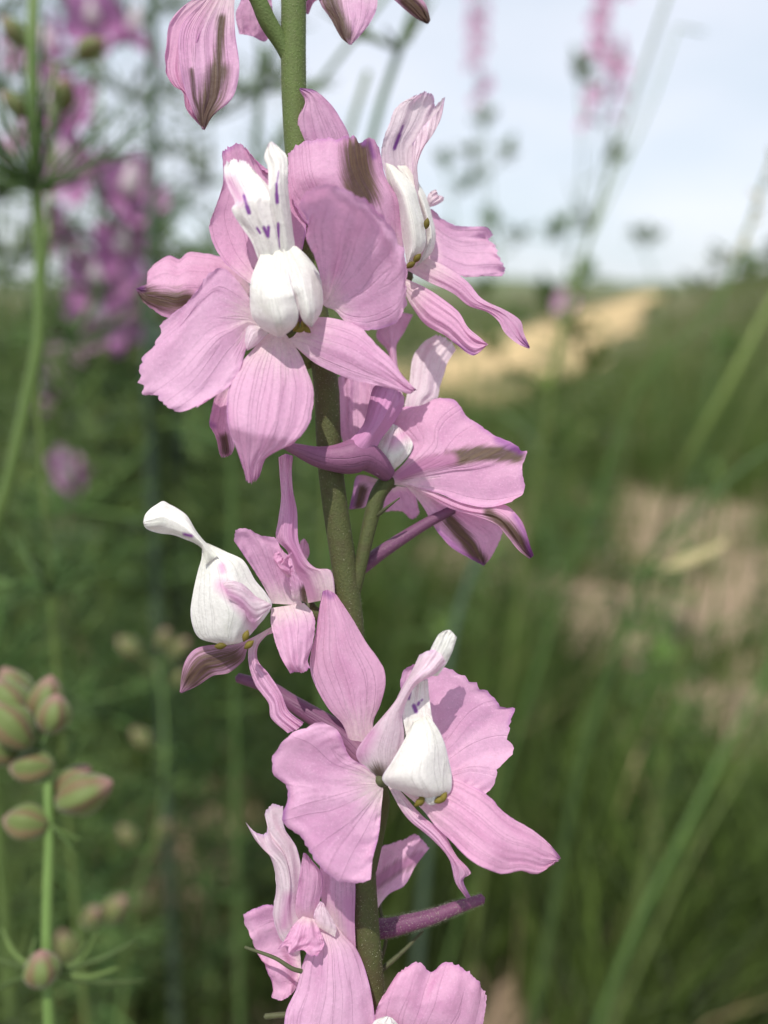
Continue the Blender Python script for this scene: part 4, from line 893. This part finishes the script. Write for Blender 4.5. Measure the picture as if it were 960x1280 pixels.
stalk('pale leaning stalk rising above the grassy bank to the sky', [(985, 150, .5), (958, 215, .5), (930, 300, .5), (890, 390, .5), (800, 480, .52)], 1.8, head=.008)
stalk('dark stalk bent towards the bare soil with a curled dry leaf at its joint', [(1010, 540, .5), (940, 575, .5), (870, 640, .5), (812, 700, .5), (785, 780, .505), (755, 860, .51), (725, 960, .52), (700, 1090, .54)], 3.2, mat='thread')
stalk('fine straight stalk slanting across the darkest grass', [(985, 800, .6), (920, 910, .6), (860, 1030, .6), (800, 1150, .6), (755, 1260, .61), (730, 1330, .62)], 3.2)
stalk('slanting stalk beside the fine straight one', [(970, 900, .5), (900, 1010, .5), (840, 1120, .5), (790, 1230, .5)], 1.8)
stalk('green stalk with small blades before the bare soil', [(905, 600, .6), (900, 700, .6), (890, 790, .6), (860, 900, .62), (830, 1010, .64)], 2.0, blades=((.12, -.5, .05), (.2, .5, .05), (.3, -.3, .06)))
stalk('grass stalk curving out of frame over the bank', [(1000, 420, .5), (962, 470, .5), (940, 500, .5), (900, 600, .52)], 2.4, mat='stalk')
stalk('teal-green broad grass stalk under the side-facing flower', [(600, 690, .5), (580, 740, .5), (565, 800, .5), (550, 900, .5)], 4.2, mat='stalk_dark')
# curled dry leaf
P = [at(x, y, .51) for x, y in ((815, 702), (840, 705), (870, 695), (900, 682), (915, 668))]
V, Fc, UV = strip([Vector(p) for p in smooth_path(P, 14)], [.0034*math.sin(math.pi*(.15+.8*s)) for s in np.linspace(0, 1, 14)], (UPV + FWD*.5).normalized())
tag(build('dry_leaf', V, Fc, M['straw'], attrs={'tint': [.35]*len(V)}, uv=UV), 'curled pale dry leaf caught on the dark bent stalk', 'leaf')

# leafy meadow weeds: each its own plant
def weed(x, y, h, kind):
    g = Vector((x, y, float(height(x, y)) - .01)); root = empty('meadow_weed', g)
    lean = Vector((random.uniform(-.2, .3), random.uniform(-.15, .15), 0))
    P = [g + Vector((0, 0, h*s)) + lean*h*s*s for s in np.linspace(0, 1, 12)]
    V, Fc, UV = tube_geo(P, np.linspace(.0030, .001, 12), 6); build('stem', V, Fc, M['stalk'], root, uv=UV, attrs={'tint': [random.random()]*len(V)})
    acc = Acc()
    for i in range(3, 12):
        if kind == 0:
            thread_leaf(acc, P[i], h*.17*(1.2 - i/16), 9, .0016, -.1, .8)
        else:
            for k in range(4):
                d = rdir(0, .7); ln = h*.22*(1.25 - i/14)*random.uniform(.7, 1.2)
                Q = [P[i] + d*ln*s + Vector((0, 0, -.35))*ln*s*s for s in np.linspace(0, 1, 5)]
                sdv = d.cross(Vector((0, 0, 1))).normalized()
                V, Fc, UV = strip(Q, [ln*.13*math.sin(math.pi*(.1+.85*s)) for s in np.linspace(0, 1, 5)], sdv); acc.add(V, Fc, UV, 0, random.random())
    acc.build('foliage', [M['thread'] if kind == 0 else M['leafy']], root)
    return root
weeds = [(-.55, .95, .72, 0), (-.42, 1.25, .85, 1), (-.12, 1.0, .55, 0), (-.75, 1.5, .95, 0), (-.2, 1.55, .7, 1), (.05, 1.4, .55, 0), (.02, 1.05, .42, 1),
         (.22, 1.25, .46, 0), (.38, 1.0, .40, 1), (.33, 1.65, .58, 0), (.15, 1.9, .70, 0), (.55, 1.6, .42, 1), (-.5, 2.0, .95, 0), (-.9, 2.2, 1.0, 1), (-.25, 2.4, .85, 0), (.1, 2.6, .66, 1),
         (.45, 2.5, .62, 0), (.8, 3.2, .68, 1), (-.62, .78, .62, 1), (.30, .80, .34, 0), (.52, .95, .30, 1), (-.05, .74, .34, 1), (.62, 1.25, .38, 0), (-.45, .62, .55, 0), (1.0, 2.7, .55, 0), (.62, 1.75, .30, 1), (.82, 1.5, .32, 1), (.55, 2.1, .40, 0), (.42, 1.35, .38, 1), (.72, 1.1, .30, 0), (.2, 1.6, .45, 1), (-.1, 1.3, .5, 0), (-.62, 1.3, .7, 1)]
for k, (x, y, h, kd) in enumerate(weeds):
    r = weed(x, y, h, kd)
    tag(r, ('blurred thread-leaved weed standing in the meadow grass' if kd == 0 else 'blurred narrow-leaved green weed standing in the meadow grass'), 'weed', 'thread-leaved meadow weeds' if kd == 0 else 'narrow-leaved meadow weeds')

# airy weeds with small leaf clusters, against the sky
def airy(lab, pts, r, clusters, cat='weed', leaf=.03):
    """pts top to bottom; clusters = (fraction, sideways offset m, size)"""
    path, g = stem_path(pts); root = empty('airy_weed', g); tag(root, lab, cat)
    n = len(path); V, Fc, UV = tube_geo(path, np.linspace(r*.5, r, n)*.001, 7)
    build('stem', V, Fc, M['stalk'], root, uv=UV, attrs={'tint': [.5]*len(V)})
    for t, dx, sz in clusters:
        p = Vector(path[int(t*(n-1))]); q = p + Vector((dx, random.uniform(-.02, .02), abs(dx)*.8)); acc = Acc()
        V, Fc, UV = tube_geo([p, p.lerp(q, .5) + Vector((0, 0, -.004)), q], [.0011, .0009, .0007], 6); acc.add(V, Fc, UV, 1)
        for k in range(16):
            d = rdir(-.3, 1.); ln = sz*random.uniform(.6, 1.2); c = q + rdir(-1, 1)*sz*.35
            sdv = d.cross(Vector((.3, .2, 1))).normalized()
            Q = [c + d*ln*u_ for u_ in (0, .35, .7, 1)]
            V, Fc, UV = strip(Q, [ln*.08, ln*.2, ln*.16, ln*.02], sdv); acc.add(V, Fc, UV, 0, random.random())
        acc.build('sprig', [M['leafy'], M['stalk']], root)
airy('airy weed with scattered leaf sprigs standing close to the small distant larkspur spike', [(606, 150, 1.3), (612, 240, 1.3), (622, 330, 1.3), (628, 430, 1.3), (632, 520, 1.3)], 2.4,
     ((.02, 0, .022), (.08, .03, .026), (.10, -.03, .024), (.16, .0, .030), (.22, .035, .026), (.25, -.04, .024), (.32, .02, .028), (.36, -.02, .03), (.42, .03, .03)))
airy('leafy weed with drooping sprigs below the pale pink larkspur', [(724, 90, .98), (728, 200, .98), (712, 330, .98), (705, 420, .98), (702, 500, .98)], 2.2,
     ((.0, 0, .024), (.14, .03, .02), (.22, -.02, .024), (.26, .02, .03), (.30, -.025, .034), (.33, .01, .034), (.37, .03, .032), (.41, -.02, .034), (.45, 0, .034)))
airy('low weed whose sprig tops the sandy track', [(798, 296, 1.5), (812, 330, 1.5), (822, 370, 1.5), (826, 460, 1.5)], 2.2, ((.0, 0, .028), (.05, .02, .024), (.16, .02, .022), (.2, -.02, .02)))
airy('weed sprig rising beside the grassy bank crest', [(905, 325, 1.2), (900, 380, 1.2), (890, 470, 1.2)], 2.4, ((.0, 0, .03), (.06, .03, .03), (.1, -.03, .03), (.2, .02, .03)))
airy('yellow-topped leafy weed in front of the grass left of the track', [(556, 205, 1.15), (565, 260, 1.15), (575, 340, 1.15), (585, 460, 1.15)], 2.2, ((.0, 0, .02), (.07, .02, .022), (.14, -.02, .024), (.22, .02, .026), (.3, -.02, .03)))
# tall herbs massed behind the magenta larkspur
LEFT = [(-10, 20, .55, 'tall feathery herb leaning at the magenta larkspur, outermost of the thicket'), (85, -60, .7, 'feathery herb directly behind the magenta blooms'),
        (160, 40, .62, 'feathery herb between the magenta blooms and the dark stalk'), (225, -60, .8, 'tall feathery herb behind the hanging top petal'),
        (262, 150, .6, 'short feathery herb beneath the hanging top petal'), (345, 40, .75, 'feathery herb directly behind the flowering stem'),
        (20, 230, .5, 'low dense feathery herb at the foot of the feathery stalk'), (150, 290, .55, 'low feathery herb beneath the magenta blooms'), (300, 300, .66, 'low feathery herb behind the topmost open flower'),
        (410, 250, .9, 'feathery herb seen between the two upper flowers'), (90, 430, .48, 'dark feathery herb below the feathery stalk leaf whorl'), (250, 420, .58, 'dark feathery herb below the upper flower')]
for x, y, d, lab in LEFT:
    lx = random.uniform(-25, 25)
    herb('feathery_herb', lab, 'plant', [(x, y, d), (x + lx*.4, y + 120, d), (x + lx*.8, y + 260, d), (x + lx, y + 420, d + .01)], 1.4, leaves=np.linspace(.02, .7, 13), leaf_size=.055, leaf_n=15, leaf_w=.0012, taper=.5, mats=('thread',))

# dark bushes at the end of the bank
def bush(x, y, sx, h, lab):
    g = Vector((x, y, float(height(x, y)) - .05)); root = empty('bush', g); tag(root, lab, 'bush')
    acc = Acc()
    for k in range(1500):
        d = rdir(-.1, 1); r = random.random()**.4
        r *= 1 + .3*noise.noise((d.x*2.5, d.y*2.5, d.z*2.5 + x))
        c = g + Vector((d.x*sx*r, d.y*sx*r, h*.35 + d.z*h*.6*r)); a = rdir(-1, 1); b = a.orthogonal().normalized()
        s = random.uniform(.06, .14)
        acc.add([c - a*s, c + b*s*.5, c + a*s, c - b*s*.5], [(0, 1, 2, 3)], None, 0, random.random())
    acc.build('crown', [M['bush']], root)
    V, Fc, UV = tube_geo([g, g + Vector((0, 0, h*.3)), g + Vector((.1, 0, h*.6))], [.12, .09, .05], 8); build('trunk', V, Fc, M['stalk_dark'], root, uv=UV, attrs={'tint': [.2]*len(V)})
bush(10.8, 23, 1.0, 1.1, 'dark rounded bush on top of the grassy bank')
bush(13.2, 25, 1.4, 1.4, 'larger dark bush behind the rounded one on the bank')

# ------------------------------------------------------------------ meadow grass
def grass(name, n, place, hr, wr, mat, lean=.35, seg=4, label=None):
    pts = place(n); n = len(pts)
    x, y = pts[:, 0], pts[:, 1]; z = height(x, y) - .01
    h = rng.uniform(hr[0], hr[1], n) * (.7 + .6*rng.random(n)); wd = rng.uniform(wr[0], wr[1], n)
    h *= 1 - .62 * sstep(.18, .30, x/np.maximum(y, .1)) * sstep(.75, 1.1, y) * (1 - sstep(2.4, 3.2, y))   # trampled, shorter sward before the bare soil
    h *= 1 - .6 * sstep(-.45, -.36, x/np.maximum(y, .1)) * (1 - sstep(-.2, -.1, x/np.maximum(y, .1))) * (1 - sstep(.95, 1.25, y))
    az = rng.uniform(0, 2*math.pi, n); ln = rng.uniform(.05, lean, n) * h + 0
    dx, dy = np.cos(az)*ln + .10*h, np.sin(az)*ln
    sa = rng.uniform(0, math.pi, n); sx, sy = np.cos(sa), np.sin(sa)
    t = np.linspace(0, 1, seg); V = np.empty((n, seg, 2, 3))
    for k, s in enumerate(t):
        cx, cy, cz = x + dx*s*s, y + dy*s*s, z + h*s*(1 - .12*s)
        wk = wd * (1 - s**1.6) + .0003
        V[:, k, 0] = np.stack([cx - sx*wk, cy - sy*wk, cz], 1); V[:, k, 1] = np.stack([cx + sx*wk, cy + sy*wk, cz], 1)
    V = V.reshape(-1, 3); b = (np.arange(n)*seg*2)[:, None, None]
    q = np.array([(2*k, 2*k+1, 2*k+3, 2*k+2) for k in range(seg-1)])[None]
    Fc = (b + q).reshape(-1, 4)
    me = bpy.data.meshes.new(name); me.vertices.add(len(V)); me.vertices.foreach_set('co', V.ravel())
    nf = len(Fc); me.loops.add(nf*4); me.loops.foreach_set('vertex_index', Fc.ravel().astype(np.int32))
    me.polygons.add(nf); me.polygons.foreach_set('loop_start', (np.arange(nf)*4).astype(np.int32)); 
    me.update(calc_edges=True); me.validate()
    a = me.attributes.new('tint', 'FLOAT', 'POINT'); a.data.foreach_set('value', np.repeat(rng.random(n), seg*2))
    me.materials.append(M[mat]); o = bpy.data.objects.new(name, me); col.objects.link(o)
    tag(o, label, 'grass', None, 'stuff'); return o
def pn(x, y, s, seed):
    return np.array([noise.noise((a*s + seed, b*s, seed)) for a, b in zip(x, y)])
def near_place(n):
    y = .62 + rng.random(n)**1.6 * 5.5; x = (rng.random(n)*2 - 1) * (y*.68 + .15)
    m = n // 3      # and further out to both sides
    y[:m] = rng.uniform(-.6, 4.5, m); x[:m] = np.sign(rng.random(m) - .5) * (np.maximum(y[:m], 0)*.6 + .5 + rng.random(m)**1.3 * 3.0)
    k = pn(x, y, 2.2, 3.3) + .35*rng.random(n) > -.05
    for bx, by, rx, ry in BARE: k &= (((x-bx)/rx)**2 + ((y-by)/ry)**2 > .4 + 1.0*rng.random(n)) | (rng.random(n) < .12)
    k &= ~((np.abs(x - (.33*y - 1.75)) < 1.0) & (y > 5.0))
    return np.c_[x[k], y[k]]
def mid_place(n):
    y = 4.5 + rng.random(n)**1.5 * 30; x = (rng.random(n)*2 - 1) * (y*.6 + .3)
    k = (np.abs(x - (.33*y - 1.75)) > 1.0 + y*.01 + .25*rng.random(n))
    k &= pn(x, y, .5, 9.1) + .5*rng.random(n) > .02
    return np.c_[x[k], y[k]]
grass('meadow_grass', 84000, near_place, (.14, .42), (.0014, .0040), 'grass', .5, label='tangled green meadow grass around the larkspurs')
grass('dry_grass', 3000, near_place, (.12, .36), (.0010, .0022), 'straw', .5, label='straw coloured dry blades among the green grass')
grass('bank_grass', 30000, mid_place, (.12, .40), (.005, .012), 'grass_far', .5, 3, label='thick grass on the field and bank behind the meadow')
